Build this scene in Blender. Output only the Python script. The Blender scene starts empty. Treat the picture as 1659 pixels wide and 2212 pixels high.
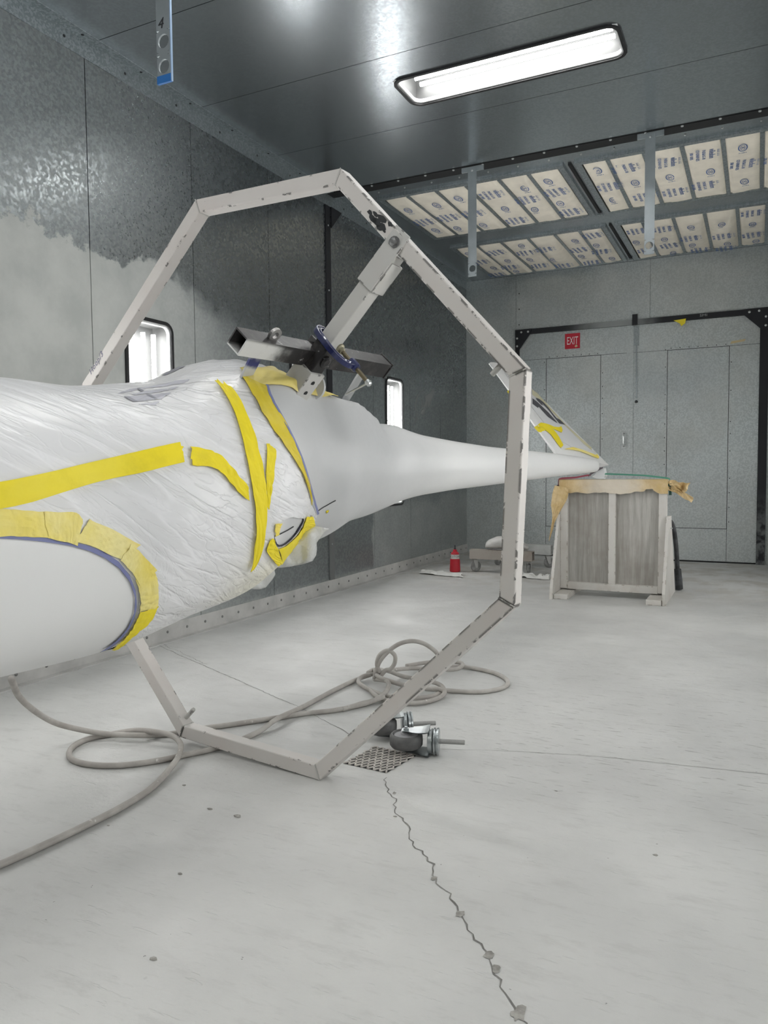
import bpy, bmesh, math, random
import numpy as np
from mathutils import Vector, Matrix, noise
random.seed(7)
SC = bpy.context.scene
COL = SC.collection
# ---------------------------------------------------------------- camera, world, exposure
YAW, PITCH, ROLL, FPX = 0.45670418, 0.05627685, -0.00857130, 1642.337
cd = bpy.data.cameras.new('camera')
cd.sensor_fit = 'VERTICAL'; cd.sensor_height = 24.0
cd.lens = 24.0 * FPX / 2212.0
cd.clip_start = 0.05; cd.clip_end = 100
cam = bpy.data.objects.new('camera', cd); COL.objects.link(cam)
_f = Vector((-math.sin(YAW)*math.cos(PITCH), math.cos(YAW)*math.cos(PITCH), -math.sin(PITCH)))
_r = Vector((math.cos(YAW), math.sin(YAW), 0)); _u = _r.cross(_f)
_r2 = math.cos(ROLL)*_r + math.sin(ROLL)*_u
_u2 = -math.sin(ROLL)*_r + math.cos(ROLL)*_u
_m = Matrix.Identity(4)
for i in range(3):
    _m[i][0] = _r2[i]; _m[i][1] = _u2[i]; _m[i][2] = -_f[i]
_m.translation = Vector((0, 0, 1.14))
cam.matrix_world = _m
SC.camera = cam
wd = bpy.data.worlds.new('world'); SC.world = wd; wd.use_nodes = True
wd.node_tree.nodes['Background'].inputs[0].default_value = (0.9, 0.95, 1, 1)
wd.node_tree.nodes['Background'].inputs[1].default_value = 0.0
SC.view_settings.view_transform = 'Standard'
SC.view_settings.look = 'None'
SC.view_settings.gamma = 1.0
SC.view_settings.use_curve_mapping = False
SC.view_settings.exposure = 0.2
TUBE = 38.0            # fluorescent tube radiance
# ---------------------------------------------------------------- helpers
LOC = {}
def link(o):
    COL.objects.link(o); return o
def worldloc(o):
    return LOC.get(o, Vector((0, 0, 0))) if o is not None else Vector((0, 0, 0))
def tag(o, label=None, cat=None, group=None, kind=None):
    if label: o['label'] = label
    if cat: o['category'] = cat
    if group: o['group'] = group
    if kind: o['kind'] = kind
    return o
def thing(name, label, cat, loc, group=None):
    o = link(bpy.data.objects.new(name, None)); o.location = loc; o.empty_display_size = .1
    LOC[o] = Vector(loc); return tag(o, label, cat, group)
class MB:
    def __init__(s): s.v = []; s.f = []; s.uv = None
    def add(s, vs, fs):
        n = len(s.v); s.v += [Vector(p) for p in vs]; s.f += [[i+n for i in f] for f in fs]; return s
    def box(s, lo, hi):
        x0, y0, z0 = lo; x1, y1, z1 = hi
        return s.add([(x0,y0,z0),(x1,y0,z0),(x1,y1,z0),(x0,y1,z0),(x0,y0,z1),(x1,y0,z1),(x1,y1,z1),(x0,y1,z1)],
                     [(0,3,2,1),(4,5,6,7),(0,1,5,4),(1,2,6,5),(2,3,7,6),(3,0,4,7)])
    def obox(s, c, ax, ay, az):
        c, ax, ay, az = map(Vector, (c, ax, ay, az))
        vs = [c+i*ax+j*ay+k*az for k in (-1,1) for j in (-1,1) for i in (-1,1)]
        return s.add(vs, [(0,2,3,1),(4,5,7,6),(0,1,5,4),(2,6,7,3),(0,4,6,2),(1,3,7,5)])
    def loft(s, rings, cap=True, closed=True):
        n = len(rings[0]); b = len(s.v)
        for r in rings: s.v += [Vector(p) for p in r]
        for i in range(len(rings)-1):
            for j in range(n if closed else n-1):
                k = (j+1) % n
                s.f.append([b+i*n+j, b+i*n+k, b+(i+1)*n+k, b+(i+1)*n+j])
        if cap and closed:
            s.f.append([b+j for j in range(n)][::-1]); s.f.append([b+(len(rings)-1)*n+j for j in range(n)])
        return s
    def tube(s, path, r, n=10, cap=True):
        P = [Vector(p) for p in path]; rings = []; up = None
        for i, p in enumerate(P):
            t = (P[min(i+1, len(P)-1)] - P[max(i-1, 0)]).normalized()
            if up is None:
                up = Vector((0,0,1)) if abs(t.z) < .9 else Vector((1,0,0))
            a = (up - t*up.dot(t)).normalized(); b = t.cross(a); up = a
            rr = r[i] if isinstance(r, (list, tuple)) else r
            rings.append([p + rr*(math.cos(2*math.pi*k/n)*a + math.sin(2*math.pi*k/n)*b) for k in range(n)])
        return s.loft(rings, cap)
    def prism(s, poly, off):
        off = Vector(off); n = len(poly); P = [Vector(p) for p in poly]
        b = len(s.v); s.v += P + [p+off for p in P]
        s.f.append([b+i for i in range(n)][::-1]); s.f.append([b+n+i for i in range(n)])
        for i in range(n):
            k = (i+1) % n; s.f.append([b+i, b+k, b+n+k, b+n+i])
        return s
    def lathe(s, c, axis, prof, n=20):
        c = Vector(c); axis = Vector(axis).normalized()
        a = (Vector((0,0,1)) if abs(axis.z) < .9 else Vector((1,0,0))); a = (a-axis*a.dot(axis)).normalized(); b = axis.cross(a)
        return s.loft([[c+axis*h+r*(math.cos(2*math.pi*k/n)*a+math.sin(2*math.pi*k/n)*b) for k in range(n)] for r, h in prof])
    def mesh(s, name, m, org=Vector((0,0,0)), smooth=False):
        me = bpy.data.meshes.new(name); me.from_pydata([tuple(p-org) for p in s.v], [], s.f)
        bm = bmesh.new(); bm.from_mesh(me); bmesh.ops.recalc_face_normals(bm, faces=bm.faces); bm.to_mesh(me); bm.free()
        if m: me.materials.append(m)
        if smooth:
            for p in me.polygons: p.use_smooth = True
        return me
    def build(s, name, m, parent=None, smooth=False, org=None, bevel=0, angle=None):
        if parent is not None: o0 = worldloc(parent)
        else:
            o0 = Vector(org) if org is not None else Vector((0,0,0))
        me = s.mesh(name, m, o0, smooth); o = link(bpy.data.objects.new(name, me))
        if parent is not None: o.parent = parent
        else: o.location = o0
        LOC[o] = o0
        if bevel:
            b = o.modifiers.new('bevel', 'BEVEL'); b.width = bevel; b.segments = 2; b.limit_method = 'ANGLE'; b.angle_limit = .6
        return o
def smooth_by_angle(o, deg=35):
    me = o.data; bm = bmesh.new(); bm.from_mesh(me)
    for f in bm.faces: f.smooth = True
    for e in bm.edges:
        e.smooth = not (len(e.link_faces) == 2 and e.calc_face_angle(0) > math.radians(deg))
    bm.to_mesh(me); bm.free(); return o
def struct(mb, name, m, **k):
    o = mb.build(name, m, **k); o['kind'] = 'structure'; return o
def dup(o, parent=None):
    c = o.copy(); link(c); c.parent = parent; LOC[c] = LOC.get(o, Vector((0,0,0))).copy()
    for ch in list(o.children): dup(ch, c)
    return c
def text_mesh(body, size, extr=0.0006, align='CENTER', res=2, space=1.0, shear=0.0):
    cu = bpy.data.curves.new('lettering', 'FONT'); cu.body = body; cu.size = size; cu.extrude = extr
    cu.align_x = align; cu.align_y = 'CENTER'; cu.resolution_u = res; cu.space_character = space; cu.shear = shear
    ob = bpy.data.objects.new('lettering', cu)
    me = bpy.data.meshes.new_from_object(ob); bpy.data.objects.remove(ob); return me
def place_text(name, me, m, parent, origin, xdir, ydir, sx=1, sy=1):
    me = me.copy(); me.name = name; me.materials.clear(); me.materials.append(m)
    x = Vector(xdir).normalized(); y = Vector(ydir); y = (y-x*y.dot(x)).normalized(); z = x.cross(y)
    o0 = worldloc(parent)
    M = Matrix.Identity(4)
    for i in range(3): M[i][0] = x[i]*sx; M[i][1] = y[i]*sy; M[i][2] = z[i]
    M.translation = Vector(origin) - o0
    me.transform(M); o = link(bpy.data.objects.new(name, me)); o.parent = parent; LOC[o] = o0; return o
# ---------------------------------------------------------------- materials
def newmat(name):
    m = bpy.data.materials.new(name); m.use_nodes = True; nt = m.node_tree
    return m, nt, nt.nodes['Principled BSDF']
def N(nt, t, **k):
    n = nt.nodes.new(t)
    for a, b in k.items(): setattr(n, a, b)
    return n
def inp(nt, sock, val):
    if hasattr(val, 'is_output') or isinstance(val, bpy.types.NodeSocket): nt.links.new(val, sock)
    else: sock.default_value = val
def math_(nt, op, a, b=None, c=None, clamp=False):
    n = N(nt, 'ShaderNodeMath', operation=op, use_clamp=clamp); inp(nt, n.inputs[0], a)
    if b is not None: inp(nt, n.inputs[1], b)
    if c is not None: inp(nt, n.inputs[2], c)
    return n.outputs[0]
def mixc(nt, f, a, b, blend='MIX'):
    n = N(nt, 'ShaderNodeMix', data_type='RGBA', blend_type=blend); inp(nt, n.inputs[0], f)
    for s, v in ((n.inputs[6], a), (n.inputs[7], b)):
        inp(nt, s, (*v, 1) if isinstance(v, tuple) and len(v) == 3 else v)
    return n.outputs[2]
def pos(nt):
    return N(nt, 'ShaderNodeNewGeometry').outputs['Position']
def nz(nt, scale, detail=4, rough=.55, vec=None, dist=0.0):
    n = N(nt, 'ShaderNodeTexNoise'); n.inputs['Scale'].default_value = scale; n.inputs['Detail'].default_value = detail
    n.inputs['Roughness'].default_value = rough; n.inputs['Distortion'].default_value = dist
    nt.links.new(vec if vec is not None else pos(nt), n.inputs['Vector']); return n.outputs['Fac']
def ramp(nt, f, lo, hi, a=0.0, b=1.0):
    n = N(nt, 'ShaderNodeMapRange', interpolation_type='SMOOTHSTEP'); inp(nt, n.inputs['Value'], f)
    for i, v in zip(('From Min','From Max','To Min','To Max'), (lo, hi, a, b)): inp(nt, n.inputs[i], v)
    return n.outputs[0]
def scaled(nt, s):
    n = N(nt, 'ShaderNodeVectorMath', operation='MULTIPLY'); nt.links.new(pos(nt), n.inputs[0]); n.inputs[1].default_value = s; return n.outputs[0]
def bump(nt, h, strength, dist=.01):
    n = N(nt, 'ShaderNodeBump'); n.inputs['Strength'].default_value = strength; n.inputs['Distance'].default_value = dist
    inp(nt, n.inputs['Height'], h); return n.outputs[0]
def sep(nt):
    n = N(nt, 'ShaderNodeSeparateXYZ'); nt.links.new(pos(nt), n.inputs[0]); return n.outputs
def plain(name, col, rough=.5, metal=0.0, var=.0, vscale=8, bumpamt=0, coat=0, spec=None):
    m, nt, b = newmat(name); b.inputs['Roughness'].default_value = rough; b.inputs['Metallic'].default_value = metal
    if var:
        f = nz(nt, vscale, 5); c = mixc(nt, ramp(nt, f, .3, .7), tuple(x*(1-var) for x in col), tuple(min(1, x*(1+var)) for x in col)); nt.links.new(c, b.inputs['Base Color'])
    else: b.inputs['Base Color'].default_value = (*col, 1)
    if bumpamt: nt.links.new(bump(nt, nz(nt, vscale*6, 4), bumpamt, .004), b.inputs['Normal'])
    if coat: b.inputs['Coat Weight'].default_value = coat
    if spec is not None: b.inputs['Specular IOR Level'].default_value = spec
    return m
def galvanised(name, light=(.50,.54,.55), dark=(.30,.335,.345), scale=55, rough=(.30,.50), dust=None, metal=.92):
    m, nt, b = newmat(name)
    vo = N(nt, 'ShaderNodeTexVoronoi', feature='F1'); vo.inputs['Scale'].default_value = scale
    d = nz(nt, scale*.8, 2, .5)
    v = N(nt, 'ShaderNodeVectorMath', operation='ADD'); nt.links.new(pos(nt), v.inputs[0])
    sc_ = N(nt, 'ShaderNodeVectorMath', operation='SCALE'); cmb = N(nt, 'ShaderNodeCombineXYZ')
    for i in range(3): nt.links.new(d, cmb.inputs[i])
    nt.links.new(cmb.outputs[0], sc_.inputs[0]); sc_.inputs['Scale'].default_value = .5/scale
    nt.links.new(sc_.outputs[0], v.inputs[1]); nt.links.new(v.outputs[0], vo.inputs['Vector'])
    bw = N(nt, 'ShaderNodeRGBToBW'); nt.links.new(vo.outputs['Color'], bw.inputs[0])
    f = ramp(nt, bw.outputs[0], .32, .62)
    big = nz(nt, 1.3, 5, .6); f2 = math_(nt, 'MULTIPLY', f, ramp(nt, big, .25, .75, .55, 1.0))
    c = mixc(nt, f2, light, dark); r = ramp(nt, f, 0, 1, rough[0], rough[1])
    mt = metal
    if dust:
        df = dust(nt); c = mixc(nt, df, c, mixc(nt, ramp(nt, nz(nt, 3.5, 6, .6), .3, .7), (.46,.475,.455), (.57,.58,.555)))
        r = N(nt, 'ShaderNodeMix', data_type='FLOAT'); inp(nt, r.inputs[0], df); inp(nt, r.inputs[2], ramp(nt, f, 0, 1, rough[0], rough[1])); inp(nt, r.inputs[3], .85); r = r.outputs[0]
        mt = math_(nt, 'MULTIPLY', math_(nt, 'SUBTRACT', 1.0, df), metal)
    nt.links.new(c, b.inputs['Base Color']); inp(nt, b.inputs['Roughness'], r); inp(nt, b.inputs['Metallic'], mt)
    nt.links.new(bump(nt, nz(nt, 2.2, 3), .06, .02), b.inputs['Normal'])
    return m
def painted(name, col, chip=(.03,.028,.026), amount=.5, dirt=(.50,.44,.40), edge=.006, rough=.5):
    m, nt, b = newmat(name)
    bv = N(nt, 'ShaderNodeBevel', samples=4); bv.inputs['Radius'].default_value = edge
    g = N(nt, 'ShaderNodeNewGeometry')
    dp = N(nt, 'ShaderNodeVectorMath', operation='DOT_PRODUCT'); nt.links.new(bv.outputs[0], dp.inputs[0]); nt.links.new(g.outputs['Normal'], dp.inputs[1])
    e = ramp(nt, dp.outputs['Value'], .999, .985)
    xs = sep(nt)
    side = ramp(nt, xs[0], -1.7, -1.0, .10, .0) if amount > 1 else .0
    ch = math_(nt, 'MULTIPLY', e, ramp(nt, math_(nt, 'SUBTRACT', nz(nt, 20, 5, .65), side), .60-.1*amount, .62-.1*amount))
    spot = ramp(nt, nz(nt, 48, 3, .6), .755, .775)
    k = math_(nt, 'MAXIMUM', ch, math_(nt, 'MULTIPLY', spot, .8))
    c = mixc(nt, math_(nt, 'MULTIPLY', ramp(nt, nz(nt, 5, 6, .65), .42, .8), .55), col, dirt)
    c = mixc(nt, k, c, chip); nt.links.new(c, b.inputs['Base Color']); b.inputs['Roughness'].default_value = rough
    nt.links.new(bump(nt, math_(nt, 'ADD', nz(nt, 70, 3), math_(nt, 'MULTIPLY', k, -2.0)), .12, .002), b.inputs['Normal'])
    return m
def emit(name, col, s):
    m = bpy.data.materials.new(name); m.use_nodes = True; nt = m.node_tree; nt.nodes.clear()
    e = N(nt, 'ShaderNodeEmission'); e.inputs[0].default_value = (*col, 1); e.inputs[1].default_value = s
    o = N(nt, 'ShaderNodeOutputMaterial'); nt.links.new(e.outputs[0], o.inputs[0]); return m
def pane_glass(name):
    m = bpy.data.materials.new(name); m.use_nodes = True; nt = m.node_tree; nt.nodes.clear()
    t = N(nt, 'ShaderNodeBsdfTransparent'); t.inputs[0].default_value = (.95, .955, .955, 1); g = N(nt, 'ShaderNodeBsdfGlossy'); g.inputs['Roughness'].default_value = .08
    mx = N(nt, 'ShaderNodeMixShader'); mx.inputs[0].default_value = .06; nt.links.new(t.outputs[0], mx.inputs[1]); nt.links.new(g.outputs[0], mx.inputs[2])
    o = N(nt, 'ShaderNodeOutputMaterial'); nt.links.new(mx.outputs[0], o.inputs[0]); return m
def dust_left(nt):
    x, y, z = sep(nt)
    n1 = math_(nt, 'MULTIPLY', math_(nt, 'SUBTRACT', nz(nt, 3.2, 6, .7), .5), .55)
    n2 = math_(nt, 'MULTIPLY', math_(nt, 'SUBTRACT', nz(nt, .9, 2), .5), .35)
    lim = math_(nt, 'ADD', math_(nt, 'ADD', 2.47, n1), n2)
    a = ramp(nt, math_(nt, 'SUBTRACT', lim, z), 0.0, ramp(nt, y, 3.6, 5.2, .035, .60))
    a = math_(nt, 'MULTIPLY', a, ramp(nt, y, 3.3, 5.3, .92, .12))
    # grey overspray patch low on the wall further down, and the dusty foot of the wall
    lim2 = math_(nt, 'ADD', .95, math_(nt, 'MULTIPLY', math_(nt, 'SUBTRACT', nz(nt, 2.0, 5, .65), .5), .5))
    p2 = math_(nt, 'MULTIPLY', ramp(nt, math_(nt, 'SUBTRACT', lim2, z), 0, .25), ramp(nt, math_(nt, 'ADD', y, math_(nt, 'MULTIPLY', nz(nt, 5, 4), .2)), 7.03, 7.06, 0, .42))
    foot = math_(nt, 'MULTIPLY', ramp(nt, math_(nt, 'ADD', z, math_(nt, 'MULTIPLY', nz(nt, 7, 4), .12)), .26, .10), .75)
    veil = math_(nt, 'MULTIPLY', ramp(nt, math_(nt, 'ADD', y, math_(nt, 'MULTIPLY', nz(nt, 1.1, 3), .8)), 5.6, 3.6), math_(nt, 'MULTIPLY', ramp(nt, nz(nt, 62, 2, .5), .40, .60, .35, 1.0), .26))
    return math_(nt, 'MAXIMUM', math_(nt, 'MAXIMUM', math_(nt, 'MAXIMUM', a, p2), foot), veil)
def dust_far(nt):
    x, y, z = sep(nt)
    a = math_(nt, 'MULTIPLY', ramp(nt, nz(nt, 1.1, 5, .6), .38, .68), .55)
    low = ramp(nt, z, 1.9, .5, 0, .35)
    return math_(nt, 'MAXIMUM', a, math_(nt, 'MULTIPLY', low, ramp(nt, nz(nt, 2.3, 4), .3, .6, .5, 1)))
M = {}
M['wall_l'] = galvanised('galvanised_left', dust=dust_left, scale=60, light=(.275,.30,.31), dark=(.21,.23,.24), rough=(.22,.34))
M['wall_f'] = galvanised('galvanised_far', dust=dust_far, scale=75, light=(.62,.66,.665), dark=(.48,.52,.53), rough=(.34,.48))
M['ceil'] = galvanised('galvanised_ceiling', scale=80, light=(.45,.485,.51), dark=(.40,.43,.455), rough=(.235,.268))
M['galv'] = galvanised('galvanised_trim', scale=90, light=(.46,.5,.52), dark=(.33,.37,.385), rough=(.35,.5))
M['back'] = plain('dark_cavity', (.012,.013,.014), .8)
M['black'] = plain('black_angle_iron', (.012,.013,.017), .55, var=.3)
def black_over():
    m, nt, b = newmat('black_frame_overspray'); x, y, z = sep(nt)
    dx = math_(nt, 'ABSOLUTE', math_(nt, 'SUBTRACT', x, -1.62))
    f = math_(nt, 'MULTIPLY', ramp(nt, math_(nt, 'ADD', dx, math_(nt, 'MULTIPLY', nz(nt, 9, 4), .25)), .75, .2), .8)
    low = ramp(nt, z, .9, .25, 0, .45)
    f = math_(nt, 'MAXIMUM', f, math_(nt, 'MULTIPLY', low, ramp(nt, nz(nt, 14, 5), .35, .6)))
    nt.links.new(mixc(nt, f, (.013,.014,.018), (.36,.38,.38)), b.inputs['Base Color']); b.inputs['Roughness'].default_value = .6; return m
M['black_over'] = black_over()
def black_foot():
    m, nt, b = newmat('black_angle_dusty_foot'); x, y, z = sep(nt)
    f = ramp(nt, math_(nt, 'ADD', z, math_(nt, 'MULTIPLY', nz(nt, 8, 4), .3)), 1.15, .75, 0, .85)
    nt.links.new(mixc(nt, f, (.012,.013,.017), (.17,.175,.175)), b.inputs['Base Color']); b.inputs['Roughness'].default_value = .6; return m
M['black_foot'] = black_foot()
def floor_mat():
    m, nt, b = newmat('dusty_concrete')
    st = scaled(nt, (1.0, 3.0, 1.0))
    c = mixc(nt, ramp(nt, nz(nt, .8, 6, .6), .3, .7), (.49,.49,.48), (.60,.60,.585))
    c = mixc(nt, ramp(nt, nz(nt, 5, 7, .7, vec=st), .50, .72, 0, .40), c, (.40,.395,.385))
    c = mixc(nt, ramp(nt, nz(nt, 11, 4, .6), .70, .78, 0, .4), c, (.30,.295,.29))
    c = mixc(nt, ramp(nt, nz(nt, 42, 3, .6), .74, .76, 0, .85), c, (.16,.155,.15))
    mp = N(nt, 'ShaderNodeMapping'); nt.links.new(pos(nt), mp.inputs[0]); mp.inputs['Rotation'].default_value = (0, 0, -.46); mp.inputs['Scale'].default_value = (5.5, 34, 1)
    x, y, z = sep(nt)
    reg = math_(nt, 'MULTIPLY', math_(nt, 'MULTIPLY', ramp(nt, x, -1.5, -.9), ramp(nt, y, 5.2, 3.6)), ramp(nt, y, 2.2, 3.0))
    dash = math_(nt, 'MULTIPLY', ramp(nt, nz(nt, 1.9, 3, .6, vec=mp.outputs[0]), .60, .66), math_(nt, 'ADD', math_(nt, 'MULTIPLY', reg, .45), .07))
    c = mixc(nt, dash, c, (.22,.215,.205))
    wet = math_(nt, 'MULTIPLY', ramp(nt, nz(nt, 3.0, 5, .65), .45, .6), ramp(nt, y, 6.5, 8.0))
    c = mixc(nt, math_(nt, 'MULTIPLY', wet, .45), c, (.36,.33,.28))
    nt.links.new(c, b.inputs['Base Color'])
    inp(nt, b.inputs['Roughness'], ramp(nt, nz(nt, 3, 5), .3, .7, .42, .68))
    pits = N(nt, 'ShaderNodeTexNoise'); pits.inputs['Scale'].default_value = 14; pits.inputs['Detail'].default_value = 4
    nt.links.new(scaled(nt, (.6, 3.5, 1)), pits.inputs['Vector'])
    h = math_(nt, 'SUBTRACT', nz(nt, 40, 5, .6), math_(nt, 'MULTIPLY', ramp(nt, pits.outputs['Fac'], .64, .70), 1.6))
    nt.links.new(bump(nt, h, .35, .006), b.inputs['Normal']); return m
M['floor'] = floor_mat()
M['crack'] = plain('crack_grey_brown', (.19,.185,.175), .9, var=.4, vscale=12)  # mottled grey-brown tone of the floor cracks and joints
M['chipconc'] = plain('chipped_concrete', (.30,.29,.27), .9, var=.3, vscale=40)
M['rubber'] = plain('black_rubber_gasket', (.01,.01,.012), .45)
M['pan'] = plain('enamel_pan', (.055,.056,.056), .6)
M['lip'] = plain('white_enamel_lip', (.82,.83,.83), .45)
M['tube'] = emit('fluorescent_tube', (1.0, .985, .965), TUBE)
M['glass'] = pane_glass('light_cover_glass')
M['rivet'] = plain('dusty_rivet', (.20,.20,.195), .6, .3)
M['screw'] = plain('zinc_screw', (.62,.64,.64), .35, .8)
M['darkscrew'] = plain('dark_screw', (.04,.042,.045), .5, .3)
M['base'] = plain('dusty_base_angle', (.47,.465,.45), .85, var=.12, vscale=6, bumpamt=.1)
M['filter'] = plain('cream_filter_media', (.86,.80,.69), .95, var=.05, vscale=9, bumpamt=.15)
M['ink'] = plain('blue_print', (.10,.17,.38), .8)
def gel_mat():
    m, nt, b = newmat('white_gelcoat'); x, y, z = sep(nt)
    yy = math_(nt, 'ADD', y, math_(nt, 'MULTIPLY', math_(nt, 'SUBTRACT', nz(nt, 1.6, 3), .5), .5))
    grey_f = math_(nt, 'MULTIPLY', ramp(nt, yy, 4.0, 2.75), ramp(nt, y, 2.0, 2.1))   # greyer base colour between the taped edge and the boom, fading to white
    c = mixc(nt, grey_f, (.80,.80,.795), (.56,.565,.572)); nt.links.new(c, b.inputs['Base Color'])
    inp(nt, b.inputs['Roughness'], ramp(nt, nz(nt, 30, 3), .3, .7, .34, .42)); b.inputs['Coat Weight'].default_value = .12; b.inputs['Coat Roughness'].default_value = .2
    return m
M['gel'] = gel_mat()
M['primer'] = plain('matt_white_gelcoat', (.82,.815,.80), .42, coat=.1)
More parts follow.
